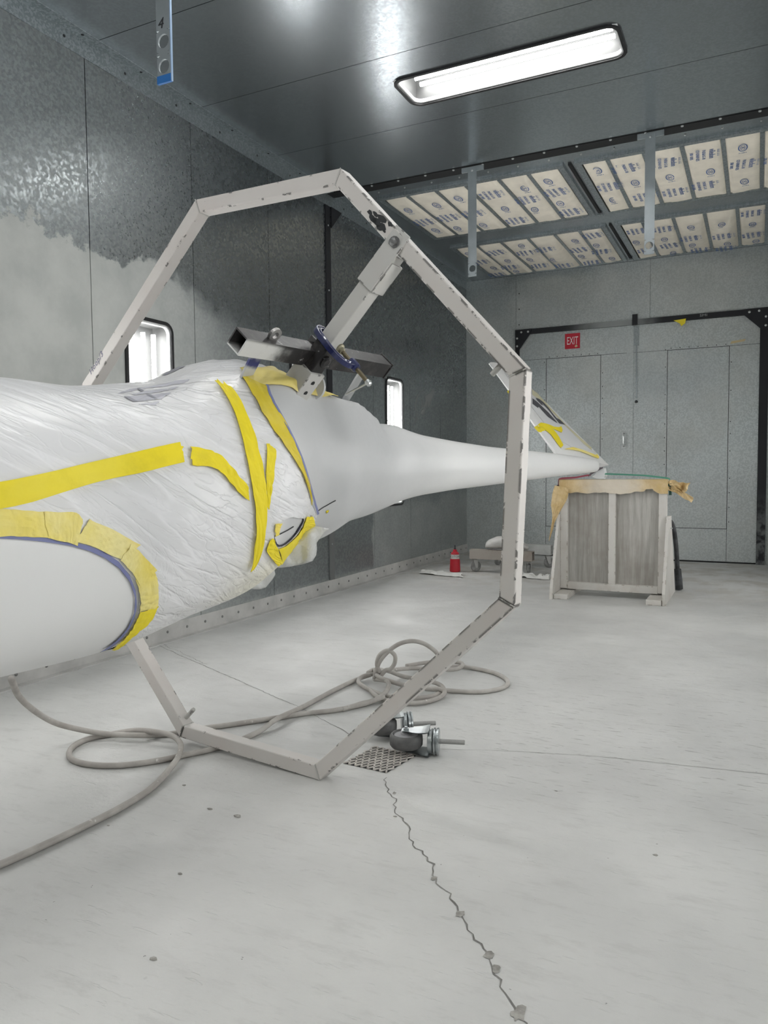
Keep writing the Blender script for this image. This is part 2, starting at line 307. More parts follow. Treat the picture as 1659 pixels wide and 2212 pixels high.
# surface coordinates and floor points measured once from the photograph, in metres / radians
O = {"strips":{"side_long":[[[-1.24,0.338],[-1.208,0.35],[-1.176,0.362],[-1.136,0.386],[-1.104,0.398],[-1.064,0.422],[-1.024,0.446],[-0.976,0.47],[-0.936,0.494],[-0.888,0.53],[-0.832,0.554],[-0.784,0.566],[-0.736,0.578],[-0.68,0.578]],[[-1.256,0.182],[-1.216,0.182],[-1.184,0.206],[-1.144,0.23],[-1.112,0.254],[-1.072,0.278],[-1.032,0.302],[-0.984,0.338],[-0.944,0.35],[-0.896,0.374],[-0.84,0.398],[-0.792,0.41],[-0.736,0.422],[-0.688,0.422]]],"side_bent":[[[-0.672,0.53],[-0.648,0.518],[-0.632,0.494],[-0.616,0.482],[-0.592,0.47],[-0.576,0.446],[-0.56,0.41],[-0.544,0.374],[-0.536,0.338],[-0.528,0.29],[-0.512,0.242],[-0.504,0.206],[-0.488,0.17],[-0.472,0.122]],[[-0.688,0.386],[-0.672,0.374],[-0.648,0.362],[-0.624,0.362],[-0.608,0.35],[-0.584,0.314],[-0.568,0.278],[-0.56,0.242],[-0.544,0.194],[-0.536,0.158],[-0.52,0.11],[-0.504,0.062],[-0.48,0.014],[-0.464,-0.022]]],"upright":[[[-0.416,1.118],[-0.432,0.95],[-0.44,0.806],[-0.448,0.674],[-0.464,0.542],[-0.464,0.41],[-0.464,0.278],[-0.464,0.158],[-0.456,0.026],[-0.448,-0.118],[-0.44,-0.25],[-0.44,-0.382],[-0.432,-0.526],[-0.416,-0.694]],[[-0.392,0.998],[-0.408,0.842],[-0.408,0.71],[-0.408,0.578],[-0.416,0.458],[-0.416,0.338],[-0.416,0.206],[-0.4,0.074],[-0.4,-0.058],[-0.4,-0.178],[-0.4,-0.31],[-0.4,-0.442],[-0.392,-0.586],[-0.408,-0.694]]],"short":[[[-0.376,0.398],[-0.376,0.362],[-0.384,0.326],[-0.384,0.278],[-0.392,0.242],[-0.392,0.206],[-0.4,0.17],[-0.4,0.134],[-0.4,0.086],[-0.4,0.05],[-0.4,0.002],[-0.4,-0.034],[-0.4,-0.082],[-0.4,-0.118]],[[-0.344,0.314],[-0.344,0.278],[-0.352,0.242],[-0.36,0.218],[-0.36,0.17],[-0.368,0.146],[-0.368,0.098],[-0.376,0.074],[-0.376,0.026],[-0.384,0.002],[-0.384,-0.046],[-0.384,-0.082],[-0.392,-0.118],[-0.392,-0.154]]],"oval_a":[[[-1.256,0.182],[-1.248,0.182],[-1.24,0.17],[-1.232,0.17],[-1.224,0.17],[-1.216,0.17],[-1.208,0.158],[-1.2,0.158],[-1.192,0.158],[-1.184,0.158],[-1.176,0.146],[-1.168,0.146],[-1.16,0.146],[-1.152,0.146]],[[-1.256,0.014],[-1.248,0.014],[-1.24,0.014],[-1.232,0.014],[-1.224,0.002],[-1.216,0.002],[-1.208,0.002],[-1.2,0.002],[-1.192,-0.01],[-1.184,-0.01],[-1.176,-0.01],[-1.168,-0.01],[-1.152,-0.022],[-1.144,-0.022]]],"oval_b":[[[-1.16,0.146],[-1.152,0.146],[-1.136,0.146],[-1.128,0.134],[-1.12,0.134],[-1.112,0.134],[-1.104,0.134],[-1.096,0.134],[-1.088,0.134],[-1.08,0.134],[-1.072,0.122],[-1.064,0.122],[-1.064,0.098],[-1.056,0.074]],[[-1.152,-0.022],[-1.144,-0.022],[-1.136,-0.034],[-1.136,-0.034],[-1.128,-0.046],[-1.12,-0.046],[-1.12,-0.046],[-1.112,-0.058],[-1.104,-0.058],[-1.096,-0.058],[-1.096,-0.07],[-1.088,-0.07],[-1.08,-0.082],[-1.072,-0.094]]],"oval_c":[[[-1.04,0.086],[-1.032,0.062],[-1.016,0.05],[-1.008,0.038],[-0.992,0.026],[-0.984,0.014],[-0.968,0.002],[-0.96,-0.022],[-0.944,-0.034],[-0.936,-0.058],[-0.92,-0.07],[-0.912,-0.094],[-0.896,-0.106],[-0.88,-0.13]],[[-1.08,-0.058],[-1.072,-0.07],[-1.056,-0.082],[-1.048,-0.082],[-1.04,-0.094],[-1.032,-0.106],[-1.016,-0.118],[-1.008,-0.13],[-1.0,-0.154],[-0.984,-0.166],[-0.976,-0.178],[-0.968,-0.19],[-0.952,-0.202],[-0.944,-0.214]]],"oval_d":[[[-0.92,-0.106],[-0.912,-0.118],[-0.904,-0.142],[-0.896,-0.154],[-0.888,-0.166],[-0.88,-0.19],[-0.88,-0.202],[-0.872,-0.214],[-0.864,-0.238],[-0.856,-0.25],[-0.848,-0.274],[-0.84,-0.298],[-0.832,-0.31],[-0.824,-0.334]],[[-0.952,-0.214],[-0.944,-0.226],[-0.936,-0.238],[-0.936,-0.25],[-0.928,-0.274],[-0.92,-0.286],[-0.912,-0.31],[-0.904,-0.322],[-0.904,-0.334],[-0.896,-0.358],[-0.888,-0.382],[-0.88,-0.406],[-0.88,-0.418],[-0.872,-0.442]]],"oval_e":[[[-0.848,-0.298],[-0.84,-0.322],[-0.832,-0.346],[-0.824,-0.37],[-0.816,-0.406],[-0.816,-0.43],[-0.808,-0.466],[-0.808,-0.49],[-0.8,-0.526],[-0.8,-0.55],[-0.792,-0.586],[-0.792,-0.61],[-0.784,-0.646],[-0.784,-0.67]],[[-0.896,-0.37],[-0.888,-0.394],[-0.888,-0.406],[-0.88,-0.43],[-0.88,-0.442],[-0.872,-0.478],[-0.872,-0.49],[-0.864,-0.514],[-0.864,-0.538],[-0.856,-0.562],[-0.856,-0.586],[-0.856,-0.61],[-0.848,-0.634],[-0.848,-0.658]]],"oval_f":[[[-0.784,-0.646],[-0.792,-0.67],[-0.784,-0.73],[-0.784,-0.766],[-0.784,-0.814],[-0.792,-0.838],[-0.8,-0.862],[-0.808,-0.886],[-0.816,-0.91],[-0.816,-0.958],[-0.824,-0.994],[-0.824,-1.042],[-0.816,-1.114],[-0.808,-1.198]],[[-0.848,-0.646],[-0.848,-0.67],[-0.848,-0.706],[-0.848,-0.742],[-0.848,-0.766],[-0.848,-0.802],[-0.848,-0.838],[-0.848,-0.874],[-0.848,-0.91],[-0.848,-0.946],[-0.848,-0.982],[-0.856,-0.994],[-0.856,-1.03],[-0.848,-1.102]]],"oval_blue":[[[-1.256,0.026],[-1.216,0.014],[-1.176,0.002],[-1.136,-0.022],[-1.088,-0.058],[-1.04,-0.094],[-0.992,-0.142],[-0.944,-0.214],[-0.912,-0.322],[-0.88,-0.454],[-0.856,-0.598],[-0.848,-0.766],[-0.848,-0.922],[-0.856,-1.066]],[[-1.256,0.002],[-1.216,-0.01],[-1.176,-0.034],[-1.136,-0.058],[-1.088,-0.082],[-1.04,-0.118],[-0.992,-0.19],[-0.944,-0.262],[-0.904,-0.37],[-0.872,-0.514],[-0.856,-0.67],[-0.856,-0.814],[-0.864,-0.958],[-0.88,-1.102]]],"boundary":[[[-0.32,1.046],[-0.344,0.914],[-0.344,0.818],[-0.352,0.71],[-0.352,0.614],[-0.344,0.53],[-0.328,0.434],[-0.312,0.338],[-0.288,0.242],[-0.256,0.146],[-0.232,0.038],[-0.2,-0.082],[-0.168,-0.214],[-0.128,-0.37]],[[-0.28,0.83],[-0.296,0.758],[-0.296,0.674],[-0.288,0.602],[-0.28,0.518],[-0.272,0.446],[-0.256,0.362],[-0.248,0.278],[-0.232,0.194],[-0.224,0.11],[-0.208,0.026],[-0.184,-0.082],[-0.16,-0.19],[-0.136,-0.298]]],"bound_blue":[[[-0.28,0.842],[-0.296,0.758],[-0.296,0.662],[-0.288,0.578],[-0.28,0.482],[-0.272,0.398],[-0.256,0.302],[-0.24,0.206],[-0.224,0.11],[-0.208,0.014],[-0.184,-0.106],[-0.16,-0.226],[-0.12,-0.37],[-0.032,-0.574]],[[-0.272,0.83],[-0.288,0.758],[-0.288,0.662],[-0.28,0.578],[-0.272,0.482],[-0.264,0.398],[-0.248,0.302],[-0.232,0.206],[-0.216,0.11],[-0.192,0.002],[-0.176,-0.106],[-0.144,-0.238],[-0.104,-0.382],[-0.016,-0.574]]],"door_a":[[[-0.352,-0.298],[-0.352,-0.31],[-0.352,-0.322],[-0.352,-0.322],[-0.352,-0.334],[-0.352,-0.346],[-0.352,-0.346],[-0.352,-0.358],[-0.352,-0.37],[-0.344,-0.382],[-0.344,-0.394],[-0.344,-0.406],[-0.344,-0.418],[-0.344,-0.418]],[[-0.32,-0.322],[-0.32,-0.322],[-0.32,-0.334],[-0.328,-0.334],[-0.328,-0.346],[-0.328,-0.346],[-0.328,-0.358],[-0.328,-0.37],[-0.328,-0.37],[-0.328,-0.382],[-0.328,-0.394],[-0.328,-0.394],[-0.328,-0.406],[-0.328,-0.418]]],"door_b":[[[-0.36,-0.406],[-0.368,-0.418],[-0.368,-0.442],[-0.368,-0.466],[-0.376,-0.478],[-0.376,-0.502],[-0.368,-0.526],[-0.36,-0.55],[-0.352,-0.574],[-0.336,-0.61],[-0.32,-0.646],[-0.304,-0.682],[-0.288,-0.718],[-0.256,-0.79]],[[-0.344,-0.442],[-0.344,-0.466],[-0.336,-0.49],[-0.328,-0.514],[-0.32,-0.538],[-0.312,-0.562],[-0.304,-0.586],[-0.296,-0.622],[-0.28,-0.658],[-0.272,-0.682],[-0.248,-0.742],[-0.224,-0.802],[-0.2,-0.862],[-0.192,-0.886]]],"door_c":[[[-0.312,-0.562],[-0.296,-0.562],[-0.28,-0.574],[-0.264,-0.574],[-0.248,-0.574],[-0.232,-0.574],[-0.216,-0.574],[-0.2,-0.574],[-0.184,-0.574],[-0.176,-0.55],[-0.168,-0.538],[-0.168,-0.502],[-0.152,-0.502],[-0.152,-0.466]],[[-0.2,-0.886],[-0.192,-0.862],[-0.176,-0.862],[-0.168,-0.838],[-0.152,-0.838],[-0.144,-0.814],[0.128,-1.366],[0.048,-1.15],[-0.016,-0.97],[-0.016,-0.922],[0.008,-0.922],[0.024,-0.898],[0.024,-0.85],[0.024,-0.802]]],"door_d":[[[-0.152,-0.442],[-0.16,-0.442],[-0.16,-0.454],[-0.16,-0.478],[-0.168,-0.478],[-0.168,-0.502],[-0.168,-0.514],[-0.16,-0.55],[-0.16,-0.562],[-0.152,-0.598],[-0.16,-0.598],[-0.144,-0.646],[-0.136,-0.682],[-0.128,-0.718]],[[-0.072,-0.55],[-0.064,-0.574],[-0.048,-0.61],[-0.04,-0.634],[-0.032,-0.646],[-0.024,-0.67],[-0.016,-0.694],[0.0,-0.73],[0.008,-0.754],[0.016,-0.778],[0.024,-0.802],[0.032,-0.826],[0.04,-0.85],[0.048,-0.874]]],"door_blue":[[[-0.344,-0.418],[-0.336,-0.466],[-0.328,-0.514],[-0.312,-0.55],[-0.288,-0.574],[-0.264,-0.574],[-0.248,-0.574],[-0.232,-0.562],[-0.208,-0.574],[-0.192,-0.562],[-0.176,-0.55],[-0.168,-0.526],[-0.16,-0.49],[-0.144,-0.478]],[[-0.344,-0.418],[-0.336,-0.466],[-0.32,-0.514],[-0.304,-0.55],[-0.288,-0.55],[-0.264,-0.562],[-0.248,-0.562],[-0.232,-0.55],[-0.216,-0.55],[-0.2,-0.538],[-0.192,-0.514],[-0.184,-0.49],[-0.168,-0.478],[-0.152,-0.466]]]},"door_poly":[[-0.344,-0.418],[-0.328,-0.502],[-0.312,-0.55],[-0.288,-0.562],[-0.256,-0.574],[-0.216,-0.574],[-0.184,-0.538],[-0.168,-0.502],[-0.152,-0.466],[-0.272,-0.31],[-0.312,-0.298],[-0.352,-0.31]],"oval_poly":[[-1.256,0.002],[-1.152,-0.034],[-1.032,-0.118],[-0.944,-0.238],[-0.896,-0.382],[-0.864,-0.514],[-0.848,-0.658],[-0.848,-0.814],[-0.848,-0.958],[-0.848,-1.102]],"stripes":[[[-0.784,1.13],[-0.752,1.178],[-0.728,1.202],[-0.704,1.226],[-0.672,1.238],[-0.64,1.238],[-0.6,1.262],[-0.56,1.298],[-0.528,1.31],[-0.496,1.322],[-0.48,1.31],[-0.464,1.298],[-0.448,1.286],[-0.464,1.262],[-0.472,1.262],[-0.488,1.25],[-0.512,1.25],[-0.536,1.25],[-0.568,1.238],[-0.592,1.238],[-0.616,1.226],[-0.64,1.226],[-0.664,1.214],[-0.688,1.202],[-0.712,1.178],[-0.736,1.166],[-0.76,1.154]],[[-0.728,1.13],[-0.712,1.13],[-0.688,1.154],[-0.664,1.166],[-0.64,1.166],[-0.608,1.178],[-0.584,1.178],[-0.584,1.166],[-0.584,1.154],[-0.584,1.142],[-0.6,1.142],[-0.624,1.13],[-0.648,1.118],[-0.672,1.118],[-0.696,1.118],[-0.728,1.106],[-0.728,1.106],[-0.728,1.118]],[[-0.768,1.094],[-0.712,1.094],[-0.656,1.094],[-0.592,1.094],[-0.616,1.058],[-0.632,1.046],[-0.656,1.01],[-0.688,1.01],[-0.72,1.01],[-0.752,1.01],[-0.76,1.034],[-0.768,1.058]],[[-0.752,0.974],[-0.728,0.974],[-0.704,0.974],[-0.672,0.986],[-0.68,0.974],[-0.688,0.962],[-0.696,0.95],[-0.712,0.95],[-0.728,0.962],[-0.744,0.962],[-0.744,0.974],[-0.752,0.962]],[[-0.584,1.166],[-0.56,1.19],[-0.536,1.202],[-0.52,1.202],[-0.536,1.19],[-0.552,1.166],[-0.568,1.154],[-0.568,1.166],[-0.576,1.166]],[[-0.416,1.73],[-0.384,1.778],[-0.36,1.802],[-0.344,1.802],[-0.336,1.778],[-0.328,1.754],[-0.312,1.742],[-0.304,1.742],[-0.32,1.682],[-0.328,1.646],[-0.344,1.646],[-0.36,1.646],[-0.384,1.634],[-0.392,1.646],[-0.408,1.646],[-0.424,1.646],[-0.424,1.67],[-0.416,1.706]],[[-0.768,1.094],[-0.752,1.082],[-0.744,1.01],[-0.76,1.01]],[[-0.688,1.106],[-0.672,1.094],[-0.672,1.01],[-0.68,1.01]],[[-0.68,1.226],[-0.672,1.226],[-0.672,1.166],[-0.688,1.154]]],"seam":[[-0.008,-0.574],[0.048,-0.538],[0.104,-0.466]],"seam2":[[-0.344,-0.43],[-0.296,-0.43],[-0.24,-0.442]],"toppatch":[[-0.288,1.13],[-0.216,1.058],[-0.104,1.046],[-0.024,0.95],[0.16,1.094],[0.216,0.878],[0.032,0.698],[-0.144,0.698],[-0.272,0.842],[-0.336,0.878]],"hoseA":[[-2.233,1.702,0.45],[-2.382,1.846,0.33],[-2.473,1.987,0.22],[-2.547,2.137,0.12],[-2.545,2.248,0.06],[-2.467,2.316,0.03],[-2.347,2.353,0.03],[-2.287,2.436,0.012],[-2.234,2.492,0.012],[-2.148,2.609,0.012],[-2.082,2.68,0.012],[-1.948,2.846,0.012],[-1.864,2.95,0.012],[-1.764,3.047,0.012],[-1.68,3.176,0.015],[-1.619,3.28,0.03]],"hoseB":[[-1.973,1.357,0.012],[-1.94,1.42,0.012],[-1.912,1.642,0.012],[-1.902,1.844,0.012],[-1.923,2.019,0.012],[-1.989,2.202,0.02],[-2.045,2.306,0.03],[-2.123,2.384,0.03],[-2.2,2.412,0.035],[-2.28,2.402,0.04],[-2.382,2.4,0.03],[-2.477,2.361,0.012],[-2.523,2.278,0.012],[-2.511,2.194,0.012],[-2.46,2.123,0.012],[-2.382,2.079,0.012],[-2.282,2.078,0.012],[-2.181,2.12,0.012],[-2.094,2.202,0.012],[-2.034,2.293,0.012],[-1.971,2.399,0.012],[-1.936,2.49,0.012],[-1.916,2.658,0.012],[-1.909,2.79,0.03],[-1.927,3.05,0.012],[-1.929,3.335,0.012],[-1.912,3.539,0.015],[-1.861,3.603,0.03]],"coil":[[[-1.851,3.632,0.03],[-1.884,3.57,0.03],[-1.879,3.499,0.02],[-1.815,3.439,0.015],[-1.705,3.366,0.015],[-1.621,3.327,0.02],[-1.544,3.324,0.02],[-1.478,3.354,0.02],[-1.421,3.418,0.02],[-1.411,3.521,0.02],[-1.426,3.559,0.03],[-1.495,3.613,0.03],[-1.6,3.631,0.03],[-1.682,3.622,0.04],[-1.784,3.652,0.05],[-1.801,3.597,0.05]],[[-1.759,3.402,0.015],[-1.681,3.318,0.015],[-1.602,3.277,0.015],[-1.482,3.286,0.015],[-1.417,3.343,0.015],[-1.387,3.433,0.015],[-1.382,3.477,0.03],[-1.419,3.484,0.04],[-1.484,3.502,0.03],[-1.602,3.5,0.03],[-1.694,3.505,0.04],[-1.784,3.536,0.05],[-1.874,3.676,0.04],[-1.876,3.604,0.04]],[[-1.763,3.855,0.03],[-1.701,3.953,0.03],[-1.635,4.016,0.03],[-1.531,4.05,0.03],[-1.484,4.019,0.03],[-1.476,3.922,0.03],[-1.527,3.874,0.03],[-1.646,3.886,0.02],[-1.739,3.803,0.03],[-1.784,3.652,0.05],[-1.825,3.657,0.05]],[[-1.573,3.99,0.012],[-1.483,4.026,0.015],[-1.393,4.021,0.012],[-1.288,3.983,0.012],[-1.203,3.904,0.012],[-1.158,3.814,0.012],[-1.162,3.716,0.012],[-1.218,3.629,0.012],[-1.288,3.587,0.012],[-1.366,3.568,0.012],[-1.425,3.498,0.03],[-1.49,3.489,0.03]],[[-1.82,3.57,0.02],[-1.709,3.498,0.04],[-1.669,3.428,0.03],[-1.641,3.32,0.03],[-1.659,3.252,0.015],[-1.696,3.19,0.012],[-1.736,3.073,0.012]]],"loops":[[[-1.813,3.556,0.027],[-1.801,3.559,0.077],[-1.778,3.564,0.129],[-1.733,3.576,0.182],[-1.678,3.59,0.221],[-1.617,3.605,0.238],[-1.557,3.62,0.229],[-1.508,3.632,0.2],[-1.481,3.639,0.171],[-1.46,3.644,0.127]],[[-1.784,3.563,0.06],[-1.798,3.559,0.105],[-1.786,3.562,0.151],[-1.755,3.57,0.178],[-1.728,3.577,0.18],[-1.703,3.583,0.155],[-1.706,3.583,0.115],[-1.728,3.577,0.083],[-1.756,3.57,0.073],[-1.79,3.561,0.026]]],"pc":[-1.664,3.593,0.0],"gusR":[-0.69,7.345,0.0],"footFL":[-1.573,6.508,0.0],"footFLr":[-1.477,6.549,0.0],"footFR":[-0.786,6.578,0.0],"footFRr":[-0.665,6.561,0.0],"railL":[-1.533,7.102,0.0],"railR":[-0.737,7.103,0.0],"hosepipe":[-0.665,7.413,0.0],"fin":{"one":[[4.339,0.806],[4.375,0.76],[4.391,0.623],[4.335,0.484],[4.309,0.479],[4.231,0.55],[4.267,0.687],[4.205,0.667],[4.179,0.721]],"two":[[4.487,0.831],[4.582,0.834],[4.639,0.797],[4.617,0.719],[4.52,0.614],[4.491,0.559],[4.575,0.551],[4.583,0.481],[4.389,0.478],[4.445,0.577],[4.502,0.645],[4.532,0.759],[4.485,0.752],[4.485,0.727],[4.429,0.731],[4.449,0.798]],"hook":[[3.759,0.446],[3.915,0.474],[4.028,0.441],[4.094,0.413],[4.221,0.413],[4.344,0.437],[4.247,0.379],[4.136,0.341],[4.028,0.38],[4.004,0.383],[3.98,0.327],[3.948,0.282],[3.855,0.186],[3.764,0.164],[3.793,0.221],[3.853,0.324],[3.852,0.383],[3.745,0.387],[3.744,0.416]],"band":[[4.723,0.993],[4.823,0.959],[4.737,0.796],[4.631,0.496],[4.685,0.358],[4.777,0.204],[4.641,0.155],[4.549,0.227],[4.554,0.46],[4.619,0.778],[4.488,0.877]],"root":[[3.794,0.143],[4.029,0.156],[4.314,0.118],[4.564,0.085],[4.697,0.107],[4.657,0.068],[4.545,0.038],[4.348,0.056],[4.111,0.104]]},"finoutline":[[3.643,0.155],[3.937,0.877],[4.268,1.323],[4.854,1.041],[4.826,0.6],[4.918,0.178]],"pouch":[[-1.594,2.161,0.804],[-1.597,2.159,0.781],[-1.599,2.158,0.745],[-1.59,2.163,0.733],[-1.58,2.168,0.725],[-1.559,2.179,0.724],[-1.539,2.188,0.73],[-1.519,2.198,0.756],[-1.508,2.204,0.776],[-1.512,2.202,0.798],[-1.525,2.195,0.816],[-1.543,2.187,0.844],[-1.556,2.18,0.867],[-1.571,2.172,0.848]],"bag":[[-1.539,2.188,0.843],[-1.518,2.199,0.812],[-1.506,2.205,0.799],[-1.483,2.216,0.8],[-1.455,2.23,0.804],[-1.42,2.248,0.811],[-1.391,2.262,0.822],[-1.38,2.268,0.842],[-1.377,2.269,0.862],[-1.378,2.269,0.885],[-1.366,2.275,0.905],[-1.353,2.281,0.923],[-1.337,2.289,0.934],[-1.379,2.268,0.945],[-1.411,2.252,0.925],[-1.443,2.236,0.886],[-1.475,2.22,0.867],[-1.507,2.204,0.855]],"nn_":[0.45,-0.9,0.0],"mark":[[[8.078,1.949],[8.118,1.99],[8.172,2.031],[8.24,2.056],[8.308,2.054],[8.363,2.042],[8.294,2.047],[8.239,2.037],[8.185,2.016],[8.131,1.975],[8.097,1.935],[8.076,1.876],[8.069,1.809],[8.107,1.746],[8.114,1.72],[8.054,1.677],[8.014,1.641],[8.001,1.645],[8.041,1.689],[8.068,1.73],[8.049,1.795],[8.051,1.9]],[[8.196,1.831],[8.251,1.915],[8.265,1.954],[8.285,1.901],[8.319,1.896],[8.355,1.95],[8.328,1.996],[8.419,2.025],[8.512,2.058],[8.585,2.111],[8.621,2.065],[8.613,2.039],[8.539,1.978],[8.51,1.934],[8.459,1.851],[8.431,1.887],[8.418,1.941],[8.374,1.856],[8.319,1.869],[8.25,1.856]],[[8.195,1.783],[8.223,1.822],[8.277,1.844],[8.333,1.848],[8.36,1.834],[8.332,1.799],[8.29,1.772],[8.249,1.778]]]}
# ================================================================ THE ROOM
XL, XR, YB, YF, H = -3.544, .70, -3.0, 9.772, 3.636
SEAMS = [-3.0, -2.115, -1.201, -.287, .627, 1.541, 2.455, 3.369, 4.283, 5.197, 6.087]
LY = [-.74, 1.09, 2.92, 4.745]              # ceiling lights
WY = [.13, 1.96, 3.795, 5.655, 7.49]        # wall lights
# floor
fb = MB()
fb.box((XL-.3, YB-.3, -.12), (XR+.3, YF+.3, 0))
floor = struct(fb, 'floor', M['floor'])
def jag_strip(pts, w, z, rnd, step=.02):
    P = [Vector((p[0], p[1], 0)) for p in pts]; out = []
    for a, b in zip(P[:-1], P[1:]):
        n = max(1, int((b-a).length/step))
        out += [a+(b-a)*i/n for i in range(n)]
    out.append(P[-1]); L, R = [], []
    for i, p in enumerate(out):
        t = (out[min(i+1, len(out)-1)]-out[max(i-1, 0)]).normalized(); nn = Vector((-t.y, t.x, 0))
        p = p + nn*(noise.noise(p*9)*rnd + noise.noise(p*37)*rnd*.7)
        ww = w*(.45+1.1*abs(noise.noise(p*21+Vector((3,1,0)))))
        L.append(p+nn*ww+Vector((0,0,z))); R.append(p-nn*ww+Vector((0,0,z)))
    return L, R
def crack(pts, w, rnd, m='crack', name='floor_crack', z=.0012):
    mb = MB(); L, R = jag_strip(pts, w, z, rnd); n = len(L)
    mb.add(L+R, [(i, i+1, n+i+1, n+i) for i in range(n-1)])
    return mb.build(name, M[m], floor)
crack([(-1.221,2.468),(-1.02,2.2),(-.785,1.901),(-.66,1.77),(-.56,1.669),(-.47,1.54),(-.413,1.468),(-.3,1.30),(-.1,1.0)], .0030, .024)
crack([(-3.52,3.774),(-3.1,3.57),(-2.684,3.382),(-1.944,3.037),(-1.629,2.86),(-1.50,2.78)], .0022, .008)
crack([(-1.20,2.80),(-.85,2.93),(-.532,3.012),(.053,3.094),(.69,3.16)], .0014, .003)
crack([(-3.5,3.80),(-3.15,3.63),(-2.9,3.50)], .0014, .02)
for c, r, s in (((-.79,1.905),.018,3),((-.665,1.775),.022,5),((-.545,1.65),.026,9),((-.515,1.61),.022,2),((-.43,1.49),.03,4),((-1.13,2.36),.012,6)):
    mb = MB(); rr = [r*(.42+.8*abs(noise.noise(Vector((s*3.1, k*1.1, 0))))) for k in range(12)]
    vs = [(c[0]+rr[k]*math.cos(k*math.pi/6)*.75, c[1]+rr[k]*math.sin(k*math.pi/6)*1.2, .0016) for k in range(12)]
    mb.add(vs, [tuple(range(12))]); mb.build('chipped_patch', M['chipconc'], floor)
# ---- panels with optional rectangular hole; frame given by origin o and axes a (along), b (up), n (into the room)
def sheet(o, a, b, n, lo, hi, hole=None, t=.018, g=.003):
    o, a, b, n = map(Vector, (o, a, b, n)); mb = MB()
    def bx(a0, a1, b0, b1):
        P = [o+a*a0+b*b0, o+a*a1+b*b0, o+a*a1+b*b1, o+a*a0+b*b1]; mb.prism(P, -n*t)
    a0, a1, b0, b1 = lo[0]+g, hi[0]-g, lo[1]+g, hi[1]-g
    if not hole: bx(a0, a1, b0, b1)
    else:
        h0, h1, k0, k1 = hole
        bx(a0, h0, b0, b1); bx(h1, a1, b0, b1); bx(h0, h1, b0, k0); bx(h0, h1, k1, b1)
    return mb
def back_sheet(lo, hi): return MB().box(lo, hi)
def wall_side(name, x, s, mat):
    w = struct(back_sheet((x-.36*s if s > 0 else x+.34, YB-.3, -.1), (x-.34*s if s > 0 else x+.36, YF+.3, H+.4)), name, M['back'])
    LOC[w] = Vector((0,0,0))
    ys = [-3.0, -2.16, -1.246, -.332, .582, 1.496, 2.41, 3.325, 4.242, 5.158, 6.072, 6.99, 7.905, 8.82, YF]
    for i, (y0, y1) in enumerate(zip(ys[:-1], ys[1:])):
        hole = None
        for c in WY:
            if y0 < c < y1: hole = (c-.20, c+.20, .765, 2.10)
        sheet((x, 0, 0), (0,1,0), (0,0,1), (s,0,0), (y0, 0), (y1, H), hole).build('wall_panel', mat, w)
    return w
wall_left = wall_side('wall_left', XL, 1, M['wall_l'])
wall_right = wall_side('wall_right', XR, -1, M['wall_f'])
wall_back = struct(MB().box((XL-.36, YB-.1, -.1), (XR+.36, YB, H+.4)), 'wall_back', M['wall_f'])
# ceiling: strips across the booth, holes for the lights, then the filter plenum
ceiling = struct(MB().box((XL-.36, YB-.1, H+.40), (XR+.36, YF+.36, H+.46)), 'ceiling', M['back'])
LX0, LX1 = -2.14, -.77
for y0, y1 in zip(SEAMS[:-1], SEAMS[1:]):
    hole = None
    for c in LY:
        if y0 < c < y1: hole = (LX0, LX1, c-.17, c+.17)
    sheet((0,0,H), (1,0,0), (0,1,0), (0,0,-1), (XL, y0), (XR, y1), hole, g=.0025).build('ceiling_panel', M['ceil'], ceiling)
# ---- lights
def rrect(w, h, r, n=6):
    out = []
    for cx, cy, a0 in ((w-r, h-r, 0), (-w+r, h-r, 90), (-w+r, -h+r, 180), (w-r, -h+r, 270)):
        for k in range(n+1):
            a = math.radians(a0+90*k/n); out.append((cx+r*math.cos(a), cy+r*math.sin(a)))
    return out
def light(name, c, a, b, n, w, h, r, label, cat, group, tubes, shift):
    """recessed light: c centre on the sheet, a short axis, b long axis, n into the room; w,h half sizes"""
    c, a, b, n = map(Vector, (c, a, b, n)); t = thing(name, label, cat, c, group)
    P = lambda x, y, z: c+a*x+b*y+n*z
    def ring(o, i, z0, z1):
        k = len(o); mb = MB()
        mb.add([P(*p, z0) for p in o]+[P(*p, z1) for p in o]+[P(*p, z1) for p in i]+[P(*p, z0) for p in i], [])
        for j in range(k):
            q = (j+1) % k
            for s in range(4):
                e = (s+1) % 4; mb.f.append([s*k+j, s*k+q, e*k+q, e*k+j])
        return mb
    o = rrect(w, h, r); i = rrect(w-.022, h-.022, r-.02); i2 = rrect(w-.034, h-.034, r-.03)
    ring(o, i, .0005, .012).build('rubber_gasket', M['rubber'], t)
    oo = []
    hw, hh = w-.012, h-.012
    rect = []
    for (x, y) in o:
        m_ = max(abs(x)/hw, abs(y)/hh); rect.append((x/m_, y/m_))
    ring(rect, i2, -.020, .002).build('white_lip', M['lip'], t)
    # pan: open box behind the opening
    mb = MB(); dw, dh, dz = w-.025, h-.025, -.15
    q = [(-dw,-dh),(dw,-dh),(dw,dh),(-dw,dh)]
    mb.add([P(*p, -.019) for p in q]+[P(*p, dz) for p in q], [(4,5,6,7)]+[(k, (k+1)%4, 4+(k+1)%4, 4+k) for k in range(4)])
    mb.build('reflector_pan', M['pan'], t)
    for k in range(tubes):
        x = -dw+2*dw*(k+.5)/tubes
        MB().tube([P(x, -dh+.05, -.10), P(x, dh-.05, -.10)], .014, 8).build('fluorescent_tube', M['tube'], t)
    MB().prism([P(x_, y_, -.006) for x_, y_ in i], n*.004).build('glass_cover', M['glass'], t)
    return t
